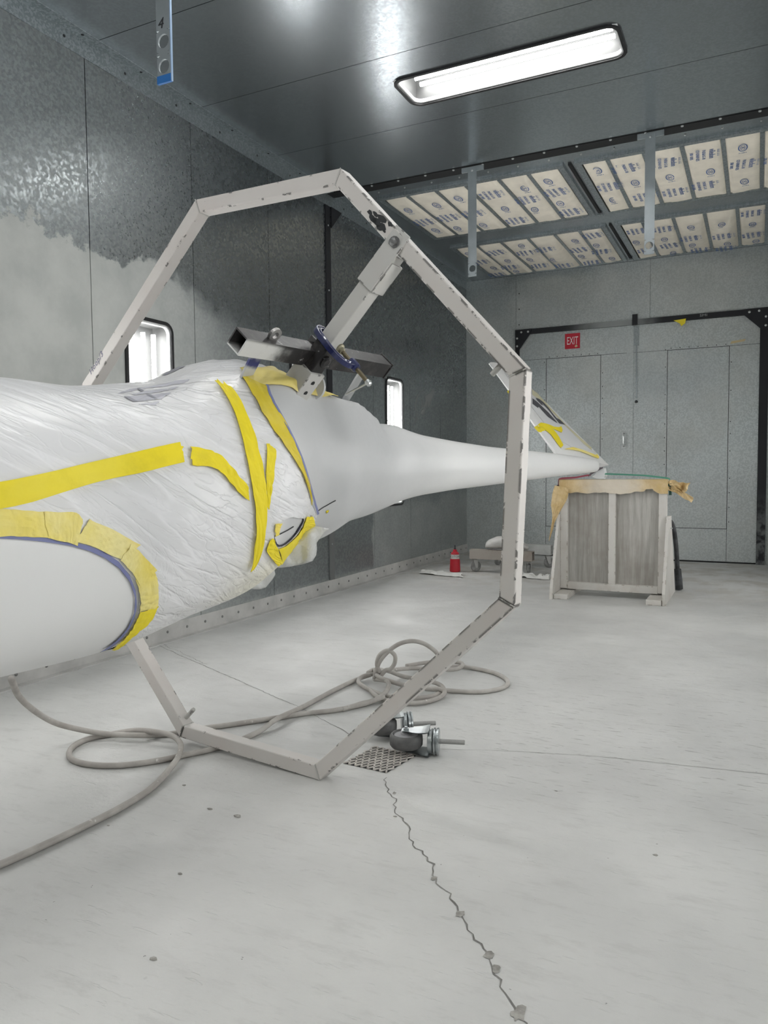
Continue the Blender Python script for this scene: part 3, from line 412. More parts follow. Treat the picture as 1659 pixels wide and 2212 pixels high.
CL = {4.745: 'long ceiling light with black gasket glowing in the ceiling in view', 2.92: 'ceiling light recessed above the hoop, one bay nearer than the visible one', 1.09: 'ceiling light recessed straight above the camera position', -.74: 'ceiling light recessed behind the camera position'}
for y in LY:
    light('ceiling_light', ((LX0+LX1)/2, y, H), (0,1,0), (1,0,0), (0,0,-1), .198, .713, .085, CL[y], 'light', 'recessed ceiling lights', 4, 0)
WLAB = {.13: 'rearmost', 1.96: 'second from the rear of the booth', 3.795: 'middle', 5.655: 'second from the far doors', 7.49: 'nearest the far doors'}
VL = {3.795: 'glowing wall light behind the slanted hoop tube, leftmost in view', 5.655: 'glowing wall light mostly hidden behind the fuselage and black mounting bar', 7.49: 'glowing wall light above the tail boom, rightmost in view'}
for x, s, nm in ((XL, 1, 'left'), (XR, -1, 'right')):
    for y in WY:
        lab = VL.get(y) if s > 0 else None
        lab = lab or 'tall wall light of the %s wall, %s' % (nm, WLAB[y])
        light('wall_light', (x, y, 1.433), (0,1,0), (0,0,1), (s,0,0), .218, .692, .075, lab, 'light', 'recessed lights of the %s wall' % nm, 4, 0)
# ---- base angle with rivets, ceiling corner angle
def base_angle(name, x, s):
    mb = MB(); mb.box((min(x, x+.006*s), YB, 0), (max(x, x+.006*s), YF, .115)); mb.box((min(x, x+.05*s), YB, 0), (max(x, x+.05*s), YF, .006))
    o = struct(mb, name, M['base'])
    rv = MB()
    for k in range(66):
        y = YB+.1+k*.194
        if y < YF-.05: rv.lathe((x+.005*s, y, .062), (s,0,0), [(.010,0),(.009,.005),(.004,.008)], 8)
    r = rv.build('rivets', M['rivet'], o); r['kind'] = 'stuff'; return o
base_angle('baseboard_left', XL, 1); base_angle('baseboard_right', XR, -1)
def top_angle(name, x, s):
    mb = MB(); mb.box((min(x, x+.004*s), YB, H-.105), (max(x, x+.004*s), YF, H)); mb.box((min(x, x+.075*s), YB, H-.004), (max(x, x+.075*s), YF, H))
    o = struct(mb, name, M['galv']); rv = MB()
    for k in range(26):
        y = YB+.2+k*.46
        for zz in (H-.05,): rv.lathe((x+.003*s, y, zz), (s,0,0), [(.009,0),(.008,.004),(.003,.006)], 8)
        rv.lathe((x+.04*s, y+.1, H-.003), (0,0,-1), [(.009,0),(.008,.004),(.003,.006)], 8)
    r = rv.build('screws', M['darkscrew'], o); r['kind'] = 'stuff'; return o
top_angle('trim_1', XL, 1); top_angle('trim_2', XR, -1)
# black joint frame across the booth (left upright with gusset, ceiling gap)
jf = struct(MB().box((XL-.02, 6.05, .12), (XL+.012, 6.135, H-.11)), 'trim_3', M['black_foot'])
MB().box((XL, 6.135, .12), (XL+.009, 6.20, H-.11)).build('sheet_lap', M['wall_l'], jf)
MB().prism([(XL+.014,6.135,H-.11),(XL+.014,6.135,H-.30),(XL+.014,6.33,H-.11)], (.008,0,0)).build('gusset_plate', M['black'], jf)
MB().box((XL, 6.090, H-.006), (XR, 6.215, H+.03)).build('ceiling_gap', M['back'], jf)
sc_ = MB()
for k in range(17):
    x = XL+.2+k*.255
    sc_.lathe((x, 6.10, H-.006), (0,0,-1), [(.011,0),(.010,.006),(.003,.009)], 8); sc_.lathe((x+.01, 6.215, H-.03), (0,-1,0), [(.008,0),(.008,.006),(.003,.008)], 8)
for k in range(6):
    sc_.lathe((XL+.012, 6.09, .45+k*.58), (1,0,0), [(.008,0),(.007,.005),(.003,.007)], 8)
q = sc_.build('screws', M['screw'], jf); q['kind'] = 'stuff'
# overspray residue left on the left wall by a removed decal
mk = MB()
for pl in O['mark']: mk.prism([(XL+.0012, y, z) for y, z in pl], (-.001,0,0))
mk.build('decal_residue', plain('grey_residue', (.26,.275,.275), .85), wall_left)
# ---- far wall
wall_far = struct(MB().box((XL-.36, YF+.30, -.1), (XR+.36, YF+.36, H+.4)), 'wall_far', M['back'])
DX0, DX1, DZ = -2.86, .075, 2.93
for lo, hi in (((XL, 0), (DX0, H)), ((DX0, DZ), (-1.2, H)), ((-1.2, DZ), (XR, H)), ((DX1, 0), (XR, DZ))):
    sheet((0,YF,0), (1,0,0), (0,0,1), (0,-1,0), lo, hi, g=.0015).build('wall_panel', M['wall_f'], wall_far)
MB().box((XL, YF-.003, 0), (XL+.045, YF+.0, H)).build('corner_strip', M['wall_f'], wall_far)
ws = MB()
for x, z in [(DX0+.04, 3.0+.2*k) for k in range(3)]+[(DX1+.12, .3+.45*k) for k in range(8)]+[(DX1+.03, 3.0+.18*k) for k in range(4)]:
    ws.lathe((x, YF, z), (0,-1,0), [(.009,0),(.008,.004)], 8)
q = ws.build('screws', M['darkscrew'], wall_far); q['kind'] = 'stuff'
# black door frame
tf = struct(MB().box((DX0, YF-.03, 2.868), (DX1+.04, YF+.01, DZ)), 'trim_4', M['black_over'])
MB().box((DX0, YF-.03, 0), (DX0+.045, YF+.01, 2.868)).build('left_jamb', M['black_over'], tf)
MB().box((DX1-.075, YF-.03, 0), (DX1+.015, YF+.01, 2.868)).build('right_jamb', M['black_over'], tf)
MB().prism([(DX0, YF-.032, DZ), (DX0+.22, YF-.032, DZ), (DX0+.20, YF-.032, 2.87), (DX0+.045, YF-.032, 2.66), (DX0, YF-.032, 2.63)], (0,-.006,0)).build('gusset_plate', M['black'], tf)
MB().prism([(DX1+.04, YF-.032, DZ+.005), (DX1-.26, YF-.032, DZ), (DX1-.25, YF-.032, 2.87), (DX1-.075, YF-.032, 2.70), (DX1+.04, YF-.032, 2.60)], (0,-.006,0)).build('gusset_plate', M['black'], tf)
gb = MB()
for x, z in ((DX0+.08,2.895),(DX0+.17,2.895),(DX0+.025,2.82),(DX0+.025,2.72),(DX1-.19,2.895),(DX1-.09,2.90),(DX1-.02,2.83),(DX1-.02,2.73)):
    gb.lathe((x, YF-.038, z), (0,-1,0), [(.014,0),(.013,.006),(.005,.010)], 10)
gb.build('bolt_heads', M['screw'], tf)
MB().box((-1.40, YF-.045, 2.86), (-1.34, YF-.030, 2.99)).build('latch_keeper', M['black'], tf)
place_text('chalk_lettering', text_mesh('SMI', .05), plain('chalk', (.42,.43,.43), .9), tf, (-.60, YF-.0315, 2.905), (1,0,0), (0,0,1), 1.15, .8)
# door leaves
def leaf(name, x0, x1, px0, px1, pz0, pz1, body):
    d = struct(MB().box((x0, YF+.004, .012), (x1, YF+.05, 2.868)), name, M['back'])
    def sh(a0, a1, b0, b1, nm='door_sheet', y=0, g=.0022): return sheet((0, YF+y, 0), (1,0,0), (0,0,1), (0,-1,0), (a0, b0), (a1, b1), None, .01, g).build(nm, body, d)
    sh(x0, x1, pz1, 2.868); sh(x0, px0, .015, pz1); sh(px1, x1, .015, pz1); sh(px0, px1, .015, pz0)
    sh(px0, px1, pz0, pz1, 'access_panel', .002, .0045)
    mb = MB(); rnd_ = random.Random(len(name)+int(x0*10))
    for side in (px0-.022, px1+.022):
        for k in range(13):
            if rnd_.random() < .85: mb.lathe((side, YF+.001, pz0+.08+k*.17+rnd_.uniform(-.02,.02)), (0,-1,0), [(.007,0),(.006,.003)], 6)
    for k in range(7):
        mb.lathe((px0+.04+(px1-px0-.08)*k/6, YF+.001, pz1+.02), (0,-1,0), [(.007,0),(.006,.003)], 6)
    q = mb.build('screws', M['darkscrew'], d); q['kind'] = 'stuff'; return d
d1 = leaf('door_1', DX0+.045, -1.425, -2.462, -1.776, .383, 2.537, M['wall_f'])
d2 = leaf('door_2', -1.420, DX1-.075, -.995, -.317, .402, 2.535, M['wall_f'])
MB().box((-1.462, YF-.012, .015), (-1.385, YF+.001, 2.866)).build('meeting_stile', M['wall_f'], d2)
MB().tube([(-1.355, YF-.012, 2.85), (-1.347, YF-.012, 1.98)], .006, 8).build('bolt_rod', M['galv'], d2)
MB().box((-1.385, YF-.018, 2.62), (-1.325, YF+.0, 2.85)).build('bolt_bracket', M['galv'], d2)
MB().lathe((-1.347, YF-.01, 1.955), (0,0,-1), [(.008,0),(.018,.01),(.018,.028),(.006,.034)], 12).build('rod_knob', M['darkscrew'], d2)
hb = MB(); hb.tube([(-1.49, YF-.003, 1.555), (-1.49, YF-.05, 1.545), (-1.49, YF-.055, 1.52), (-1.49, YF-.055, 1.43), (-1.49, YF-.05, 1.405), (-1.49, YF-.003, 1.395)], .009, 8)
hb.box((-1.515, YF-.006, 1.535), (-1.465, YF, 1.575)); hb.box((-1.515, YF-.006, 1.375), (-1.465, YF, 1.415))
hb.build('pull_handle', M['screw'], d1, smooth=False)
# dark gap under the doors
MB().box((DX0+.05, YF-.004, 0), (DX1-.08, YF+.02, .014)).build('door_gap', M['back'], tf)
# exit sign
ex = thing('exit_sign', 'red and white EXIT sign fixed high on the left door leaf', 'sign', (-2.128, YF-.004, 2.735))
MB().box((-2.222, YF-.006, 2.64), (-2.034, YF+.0005, 2.83)).build('sign_plate', plain('sign_red', (.50,.015,.035), .5), ex)
place_text('lettering', text_mesh('EXIT', .12, res=4), plain('sign_white', (.85,.85,.85), .5), ex, (-2.128, YF-.0065, 2.735), (1,0,0), (0,0,1), .58, 1.15)
def scrap(name, label, pts, m, off):
    o = MB().prism(pts, off).build(name, m, None, org=pts[0]); return tag(o, label, 'tape')
M['tape'] = None
def tape_mat(name, col, fade, a):
    m, nt, b = newmat(name)
    f = ramp(nt, nz(nt, 2.6, 5, .6), .38, .72)
    c = mixc(nt, math_(nt, 'MULTIPLY', f, a), col, fade); c = mixc(nt, math_(nt, 'MULTIPLY', ramp(nt, nz(nt, 9, 6, .7), .45, .75), .35), c, tuple(x*.72 for x in col))
    nt.links.new(c, b.inputs['Base Color']); b.inputs['Roughness'].default_value = .62
    h = math_(nt, 'ADD', nz(nt, 160, 3), math_(nt, 'MULTIPLY', nz(nt, 18, 4), 2.0))
    nt.links.new(bump(nt, h, .18, .003), b.inputs['Normal']); return m
M['tape'] = tape_mat('yellow_tape', (.86,.70,.010), (.86,.76,.14), .3)
M['tape_pale'] = tape_mat('oversprayed_tape', (.88,.72,.12), (.86,.79,.42), .8)
M['tape_tan'] = tape_mat('tan_tape', (.62,.50,.27), (.70,.63,.47), .7)
M['blue'] = plain('blue_fine_line_tape', (.20,.22,.42), .5)
scrap('tape_scrap', 'yellow tape scrap stuck on the black door frame beam', [(-.93, YF-.035, 2.875), (-.79, YF-.035, 2.885), (-.80, YF-.035, 2.83), (-.84, YF-.035, 2.80), (-.86, YF-.035, 2.835)], M['tape'], (0,-.001,0))
scrap('tape_scrap', 'tiny tan tape scrap on the corner of the EXIT sign', [(-2.10, YF-.0075, 2.665), (-2.08, YF-.0075, 2.69), (-2.068, YF-.0075, 2.675), (-2.06, YF-.0075, 2.665), (-2.085, YF-.0075, 2.652)], M['tape_tan'], (0,-.001,0))
scrap('tape_scrap', 'pale tape strip at the seam above the right door panel', [(-.31, YF-.001, 2.555), (-.16, YF-.001, 2.575), (-.15, YF-.001, 2.60), (-.30, YF-.001, 2.585)], M['tape_tan'], (0,-.0005,0))
# ---- ceiling filter banks
plen = MB()
def cb(x0, x1, y0, y1, z0=H, z1=H+.012): plen.box((x0, y0, z0), (x1, y1, z1))
cb(XL, XR, 6.215, 6.40); cb(XL, XR, 7.80, 8.17); cb(XL, XR, 9.66, YF); cb(XL, -3.19, 6.40, 7.80); cb(.33, XR, 6.40, 7.80); cb(XL, -3.16, 8.17, 9.66); cb(.34, XR, 8.17, 9.66)
cb(-1.50, -1.37, 6.40, 7.80); cb(-1.47, -1.34, 8.17, 9.66)
pl = plen.build('plenum_sheet', M['ceil'], ceiling)
MB().box((XL, 6.40, H+.10), (XR, 9.66, H+.12)).build('plenum_shadow', M['back'], ceiling)
txt = [text_mesh(t, s) for t, s in (('viledon', .066), ('PA/560 G-10', .036), ('123 R/NAP-025', .036), ('500 10/05', .036))]
def print_block():
    bm = bmesh.new()
    for k, (me, dy) in enumerate(zip(txt, (.06, 0, -.045, -.09))):
        t = bmesh.new(); t.from_mesh(me); bmesh.ops.translate(t, vec=(0, dy, 0), verts=t.verts); tm = bpy.data.meshes.new('x'); t.to_mesh(tm); bm.from_mesh(tm); t.free(); bpy.data.meshes.remove(tm)
    for sx in (-.07,-.045,-.02,.02,.05):          # small flame-like ticks over the name
        v = [bm.verts.new(p) for p in ((sx-.006,.098,0),(sx+.006,.098,0),(sx,.122,0))]; bm.faces.new(v)
    me = bpy.data.meshes.new('printed_mark'); bm.to_mesh(me); bm.free(); me.materials.append(M['ink']); return me
def print_oval():
    bm = bmesh.new(); n = 28
    for a, b in (((.075,.034),(.066,.026)), ((.052,.017),(.047,.013))):
        o = [bm.verts.new((a[0]*math.cos(2*math.pi*k/n), a[1]*math.sin(2*math.pi*k/n), 0)) for k in range(n)]
        i = [bm.verts.new((b[0]*math.cos(2*math.pi*k/n), b[1]*math.sin(2*math.pi*k/n), 0)) for k in range(n)]
        for k in range(n): bm.faces.new((o[k], o[(k+1)%n], i[(k+1)%n], i[k]))
    t = text_mesh('UL', .026); bm.from_mesh(t)
    t2 = text_mesh('CLASS 2', .016); b2 = bmesh.new(); b2.from_mesh(t2); bmesh.ops.rotate(b2, matrix=Matrix.Rotation(math.pi/2, 3, 'Z'), verts=b2.verts); bmesh.ops.translate(b2, vec=(.105,0,0), verts=b2.verts)
    tm = bpy.data.meshes.new('x'); b2.to_mesh(tm); bm.from_mesh(tm)
    me = bpy.data.meshes.new('printed_mark'); bm.to_mesh(me); bm.free(); me.materials.append(M['ink']); return me
PB, PO = print_block(), print_oval()
def pad(parent, x0, x1, y0, y1, sag, rnd):
    nx, ny = 9, 15; vs = []; fs = []; zc = H-.012
    def zz(u, v):
        e = min(1, min(u, 1-u)/.12, min(v, 1-v)/.07); e = math.sin(e*math.pi/2)
        return e*(.030+sag*math.sin(math.pi*v)**1.5*math.sin(math.pi*u)) + (.010*noise.noise(Vector((x0*7+u*2.2, y0*5+v*3, rnd.random()*.0+x0))) + .006*noise.noise(Vector((u*5+x0*3, v*6, y0))))*e
    for j in range(ny+1):
        for i in range(nx+1):
            u, v = i/nx, j/ny; vs.append((x0+(x1-x0)*u, y0+(y1-y0)*v, zc-zz(u, v)))
    for j in range(ny):
        for i in range(nx): a = j*(nx+1)+i; fs.append((a, a+1, a+nx+2, a+nx+1))
    mb = MB(); mb.add(vs, fs)
    # closed back
    n = len(vs); mb.add([(x0,y0,H+.04),(x1,y0,H+.04),(x1,y1,H+.04),(x0,y1,H+.04)], [(0,1,2,3)])
    o = mb.build('filter_pad', M['filter'], parent, smooth=True)
    return o, (lambda x, y: zc-zz((x-x0)/(x1-x0), (y-y0)/(y1-y0)))
def bank(label, y0, y1, edges, seed, sags):
    x0, x1 = edges[0], edges[-1]; t = thing('filter_bank', label, 'filter bank', ((x0+x1)/2, (y0+y1)/2, H), 'ceiling filter banks')
    fr = MB(); w = .05
    for lo, hi in (((x0-w, y0-w), (x1+w, y0)), ((x0-w, y1), (x1+w, y1+w)), ((x0-w, y0), (x0, y1)), ((x1, y0), (x1+w, y1))):
        fr.box((lo[0], lo[1], H-.02), (hi[0], hi[1], H+.03))
    fr.build('frame', M['galv'], t)
    rnd = random.Random(seed)
    for k in range(len(edges)-1):
        a, b = edges[k], edges[k+1]
        if k: MB().box((a-.016, y0, H-.026), (a+.016, y1, H+.0)).build('divider_bar', M['galv'], t)
        o, zf = pad(t, a+.010, b-.010, y0+.004, y1-.004, sags.get(k, .0), rnd)
        ph = rnd.uniform(0, .45); kk = rnd.randrange(2)
        y = y0+.13+ph*.35
        while y < y1-.13:
            cx = (a+b)/2+rnd.choice((-.035, 0, .03)); wob = rnd.uniform(-.10, .10)
            me = PB if kk % 2 == 0 else PO; kk += 1
            if True:
                p = link(bpy.data.objects.new('printed_mark', me)); p.parent = o; p['kind'] = 'stuff'; LOC[p] = worldloc(t)
                R = Matrix.Rotation(math.pi, 4, 'Y') @ Matrix.Rotation(math.pi/2+wob, 4, 'Z')
                zmin = min(zf(cx+dx, y+dy) for dx in (-.08, 0, .08) for dy in (-.09, 0, .09))
                p.matrix_local = Matrix.Translation(Vector((cx, y, zmin-.0015))-worldloc(t)) @ R
            y += rnd.uniform(.27, .42)
    return t
bank('front left bank of cream printed filters above the hoop top', 6.45, 7.75, [-3.14,-2.91,-2.62,-2.34,-2.02,-1.76,-1.52][0:1]+[-2.90,-2.62,-2.34,-2.04,-1.78,-1.53], 3, {2:.02})
bank('front right bank of cream printed filters crossed by a hanging strap', 6.45, 7.75, [-1.34,-1.13,-.85,-.57,-.28,-.01,.28], 5, {})
bank('rear left bank of cream printed filters with one sagging pad', 8.22, 9.61, [-3.11,-2.85,-2.57,-2.27,-1.98,-1.72,-1.50], 8, {3:.06, 1:.02})
bank('rear right bank of cream printed filters over the doors', 8.22, 9.61, [-1.31,-1.09,-.80,-.51,-.22,.04,.29], 9, {2:.02, 3:.07})
for x, y0, y1 in ((-1.432, 6.42, 7.80), (-1.405, 8.18, 9.63)):
    mb = MB(); mb.box((x-.012, y0, H-.014), (x+.012, y1, H-.0005)); o = mb.build('joint_slot', M['back'], ceiling)
    MB().box((x-.03, y1-.05, H-.03), (x+.03, y1, H-.014)).build('retaining_clip', M['galv'], ceiling)
# ---- hanging straps
M['strap'] = plain('grey_steel_strap', (.40,.44,.46), .45, .55, var=.12, vscale=5)
def strap(x, y, label, hole2, blue=None):
    t = thing('hanging_strap', label, 'strap', (x, y, H), 'flat straps hanging from the ceiling')
    z0 = 2.733; w = .036
    mb = MB(); hc = [z0+.065] + ([z0+.165] if hole2 else [])
    # strap with real holes
    out = []; ztop = H-.02
    segs = sorted(hc); zz = z0
    for h in segs:
        r = .028; n = 16
        lo, hi = h-.045, h+.045
        mb.box((x-w, y-.004, zz), (x+w, y+.004, lo))
        ring = [(x+r*math.cos(2*math.pi*k/n), h+r*math.sin(2*math.pi*k/n)) for k in range(n)]
        sq = []
        for px, pz in ring:
            m_ = max(abs(px-x)/w, abs(pz-h)/.045); sq.append((x+(px-x)/m_, h+(pz-h)/m_))
        b = len(mb.v)
        for yy in (y-.004, y+.004):
            mb.v += [Vector((a, yy, c)) for a, c in ring] + [Vector((a, yy, c)) for a, c in sq]
        for k in range(n):
            q = (k+1) % n
            mb.f += [[b+k, b+q, b+n+q, b+n+k], [b+2*n+k, b+3*n+k, b+3*n+q, b+2*n+q], [b+k, b+2*n+k, b+2*n+q, b+q], [b+n+k, b+n+q, b+3*n+q, b+3*n+k]]
        zz = hi
    mb.box((x-w, y-.004, zz), (x+w, y+.004, ztop))
    mb.build('flat_bar', M['strap'], t)
    MB().box((x-.095, y+.004, H-.045), (x+.095, y+.020, H-.002)).build('mounting_plate', M['strap'], t)
    MB().lathe((x, y-.004, H-.045), (0,-1,0), [(.010,0),(.009,.006),(.003,.009)], 10).build('bolt', M['screw'], t)
    if blue:
        MB().box((x-w-.0008, y-.0055, z0-.001), (x+w+.0008, y+.0055, z0+.030)).build('blue_tape', plain('blue_painter_tape', (.02,.14,.42), .6), t)
        MB().box((x+w-.0005, y-.0052, z0), (x+w+.004, y+.0052, ztop)).build('worn_edge', plain('worn_edge_blue', (.33,.45,.62), .4, .3), t)
        place_text('handwriting', text_mesh('4', .06, shear=.2), M['darkscrew'], t, (x-.012, y-.0052, z0+.235), (1,0,0), (0,0,1))
    return t
strap(-2.157, 6.095, 'grey flat strap with a hole hanging over the front left filters', False)
strap(-.759, 6.095, 'grey flat strap with a hole hanging before the right filters', False)
strap(-2.215, 2.50, 'nearest hanging strap, two holes and blue tape at its end, marked 4', True, True)
# ================================================================ GLIDER
C0 = np.array([-1.70, 2.39, 1.085]); DA = np.array([0.0960958, 0.9951984, 0.0185951])
VA = np.array([0.9953705, -0.0961124, 0.0]); WA = np.array([-0.0017872, -0.0185090, 0.9998271]); LEN = 4.381
KS = np.array([-2.6,-1.6,-1.2,-1.0,-.85,-.7,-.6,-.5,-.4,-.3,-.2,-.1,0,.1,.2,.3,.45,.6,.7,.8,.9,1.0,1.2,1.6,2.1,2.7,3.3,3.9,4.3,LEN])
KH = np.array([.3843,.3843,.3843,.3861,.3826,.3816,.3818,.3768,.3919,.4106,.4016,.3671,.3344,.3233,.3172,.2983,.2626,.2298,.2076,.2009,.1959,.1788,.1573,.1367,.1192,.1036,.0884,.0725,.0595,.0531])
KO = np.array([-.0649,-.0649,-.0649,-.0687,-.0764,-.06,-.0466,-.0347,-.0079,.019,.0481,.0772,.0895,.0769,.0641,.0693,.0763,.0518,.0418,.051,.0618,.0593,.052,.0428,.0296,.0214,.014,.001,-.0094,-.0131])
GS = np.arange(-3.7, LEN+.3, .01)
def _table(a):
    k = np.exp(-.5*(np.arange(-20, 21)*.01/.05)**2); k /= k.sum()
    return np.convolve(np.pad(np.interp(GS, KS, a), 20, 'edge'), k, 'valid')
TH_, TO_ = _table(KH), _table(KO)
nose = np.clip((GS+3.45)/1.6, 0, 1); TH_ = TH_*np.where(GS < -1.85, np.sqrt(np.clip(1-(1-nose)**2.2, .0009, 1)), 1); TO_ = TO_-np.where(GS < -1.85, (1-nose)*.10, 0)
def skin(S, T, off=0.0):
    S = np.asarray(S, float); T = np.asarray(T, float)
    Hh = np.interp(S, GS, TH_); Oo = np.interp(S, GS, TO_); a = .92*Hh; n = 2.2
    r = (np.abs(np.cos(T)/a)**n+np.abs(np.sin(T)/Hh)**n)**(-1/n)
    A = .035*np.clip((S+.3)/.12, 0, 1)*np.clip((.69-S)/.035, 0, 1)
    RT = np.interp(S, [-.26,-.1,.08,.3,.6], [.84,.77,.78,.87,1.05])
    dT = (T-RT+np.pi) % (2*np.pi)-np.pi
    r = r+A*np.exp(-np.abs(dT)/.16)+off
    return C0+S[..., None]*DA+(r*np.cos(T))[..., None]*VA+(r*np.sin(T)+Oo)[..., None]*WA
def skin1(s, t, off=0.0): return Vector(skin(np.array([s]), np.array([t]), off)[0])
G = thing('glider_fuselage', 'white glider fuselage partly wrapped in masking plastic and yellow tape inside the hoop', 'glider', (-1.70, 2.39, .70))
ss = np.unique(np.concatenate([np.arange(-3.44, -1.2, .05), np.arange(-1.2, 1.1, .02), np.arange(1.1, LEN, .06), [LEN]]))
tt = np.linspace(-np.pi, np.pi, 141)[:-1]
a_, b_ = np.meshgrid(ss, tt, indexing='ij'); P_ = skin(a_, b_)
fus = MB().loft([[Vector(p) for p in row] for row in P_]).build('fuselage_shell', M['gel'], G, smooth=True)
# ---- masking film: draped skin just off the shell, with folds
def film_mat():
    m, nt, b = newmat('masking_film')
    g = N(nt, 'ShaderNodeTexCoord'); mp = N(nt, 'ShaderNodeMapping'); mp.inputs['Rotation'].default_value = (0, 0, .65)
    nt.links.new(g.outputs['UV'], mp.inputs[0])
    v = N(nt, 'ShaderNodeVectorMath', operation='MULTIPLY'); nt.links.new(mp.outputs[0], v.inputs[0]); v.inputs[1].default_value = (1.3, 8, 1)
    n1 = nz(nt, 1.6, 3, .5, vec=v.outputs[0], dist=.5)
    v2 = N(nt, 'ShaderNodeVectorMath', operation='MULTIPLY'); nt.links.new(mp.outputs[0], v2.inputs[0]); v2.inputs[1].default_value = (4, 11, 1)
    n2 = nz(nt, 1.8, 3, .5, vec=v2.outputs[0], dist=1.0)
    rid = math_(nt, 'ABSOLUTE', math_(nt, 'SUBTRACT', n1, .5)); rid2 = math_(nt, 'ABSOLUTE', math_(nt, 'SUBTRACT', n2, .5))
    h = math_(nt, 'ADD', math_(nt, 'MULTIPLY', ramp(nt, rid, 0, .07), .12), math_(nt, 'ADD', math_(nt, 'MULTIPLY', ramp(nt, rid2, 0, .05), .06), math_(nt, 'MULTIPLY', rid, .35)))
    x, y, z = sep(nt)
    amt = ramp(nt, math_(nt, 'ADD', y, math_(nt, 'MULTIPLY', nz(nt, 2, 3), .5)), 1.1, 2.0, .15, 1.0)
    bn = N(nt, 'ShaderNodeBump'); inp(nt, bn.inputs['Strength'], math_(nt, 'MULTIPLY', amt, .75)); bn.inputs['Distance'].default_value = .022; inp(nt, bn.inputs['Height'], h)
    c = mixc(nt, ramp(nt, rid, 0, .10), (.80,.80,.815), (.735,.735,.745))
    c = mixc(nt, math_(nt, 'MULTIPLY', ramp(nt, nz(nt, 1.6, 4), .5, .75), .35), c, (.82,.80,.74))
    sp = math_(nt, 'MULTIPLY', math_(nt, 'MULTIPLY', ramp(nt, y, 1.75, 2.15), ramp(nt, z, 1.0, .78)), ramp(nt, nz(nt, 3.5, 4), .35, .65, .2, .8))
    c = mixc(nt, sp, c, (.80,.76,.58))
    nt.links.new(c, b.inputs['Base Color']); b.inputs['Roughness'].default_value = .30; b.inputs['Specular IOR Level'].default_value = .55
    nt.links.new(bn.outputs[0], b.inputs['Normal']); return m
M['film'] = film_mat()
def smoothline(l, it=2):
    l = [tuple(p) for p in l]
    for _ in range(it):
        l = [l[0]]+[((l[i-1][0]+2*l[i][0]+l[i+1][0])/4, (l[i-1][1]+2*l[i][1]+l[i+1][1])/4) for i in range(1, len(l)-1)]+[l[-1]]
    return l
def inside(poly, S, T):
    r = np.zeros(S.shape, bool); n = len(poly)
    for i in range(n):
        (x1, y1), (x2, y2) = poly[i], poly[(i+1) % n]
        if y1 == y2: continue
        c = ((y1 > T) != (y2 > T)) & (S < (x2-x1)*(T-y1)/(y2-y1)+x1); r ^= c
    return r
bl = O['strips']['bound_blue'][0]
bt_ = np.array([q[1] for q in bl])[::-1]; bs_ = np.array([q[0] for q in bl])[::-1]
def film_edge(T):
    e = np.interp(T, bt_, bs_)
    e = np.where(T > 1.0, -.10, np.where(T > bt_[-1], bs_[-1], e))
    return np.where(T < bt_[0], bs_[0]+.02, e)
fs_ = np.arange(-3.3, .10, .0125); ft = np.linspace(-np.pi, np.pi, 201)
fs_ = np.concatenate([np.arange(-3.3, -1.35, .06), np.arange(-1.35, .10, .0125)])
A_, B_ = np.meshgrid(fs_, ft[:-1], indexing='ij')
def fold(s, t):
    amp = min(1, max(.12, (s+1.05)/.5))
    q = Vector((s*1.3+t*.55, (t*.9-s*.75)*5.0, 0)); f = abs(noise.noise(q))+.5*abs(noise.noise(q*2.3+Vector((5, 2, 0))))
    r_ = math.hypot(s+.02, (t+.50)*.4); ang = math.atan2((t+.50)*.4, s+.02)
    g = max(0, 1-r_/.30)*abs(math.sin(ang*13+noise.noise(Vector((s*9, t*9, 3)))*2))*.010 if r_ > .02 else 0
    return .0035+amp*(.011*max(0, .42-f))+g
off = np.vectorize(fold)(A_, B_)
PF = skin(A_, B_, off)
nS, nT = A_.shape
cs = (A_[:-1]+A_[1:])/2; ct = B_[:-1]+ (ft[1]-ft[0])/2
keep = (cs < film_edge(ct)-.004) & ~inside(O['oval_poly']+[(-3.4, -1.25), (-3.4, .05)], cs, ct) & ~inside(O['door_poly'], cs, ct) & (cs > -3.25)
keep &= ~((ct < -1.02) & (ct > -1.4) & (cs < -.80))
mb = MB(); mb.v = [Vector(p) for p in PF.reshape(-1, 3)]
for i in range(nS-1):
    for j in range(nT):
        if keep[i, j]: k = (j+1) % nT; mb.f.append([i*nT+j, i*nT+k, (i+1)*nT+k, (i+1)*nT+j])
film = mb.build('plastic_film', M['film'], G, smooth=True)
uvl = film.data.uv_layers.new(name='drape')
for lp in film.data.loops:
    i, j = divmod(lp.vertex_index, nT); uvl.data[lp.index].uv = (float(fs_[i])+4, float(ft[j])*.4+2)
bm = bmesh.new(); bm.from_mesh(film.data); bmesh.ops.delete(bm, geom=[v for v in bm.verts if not v.link_faces], context='VERTS')
for _ in range(5):
    new = {}
    for v in bm.verts:
        if v.is_boundary:
            nb = [e.other_vert(v).co for e in v.link_edges if e.is_boundary]
            if len(nb) == 2: new[v] = v.co*.5+(nb[0]+nb[1])*.25
    for v, c in new.items(): v.co = c
bm.to_mesh(film.data); bm.free()
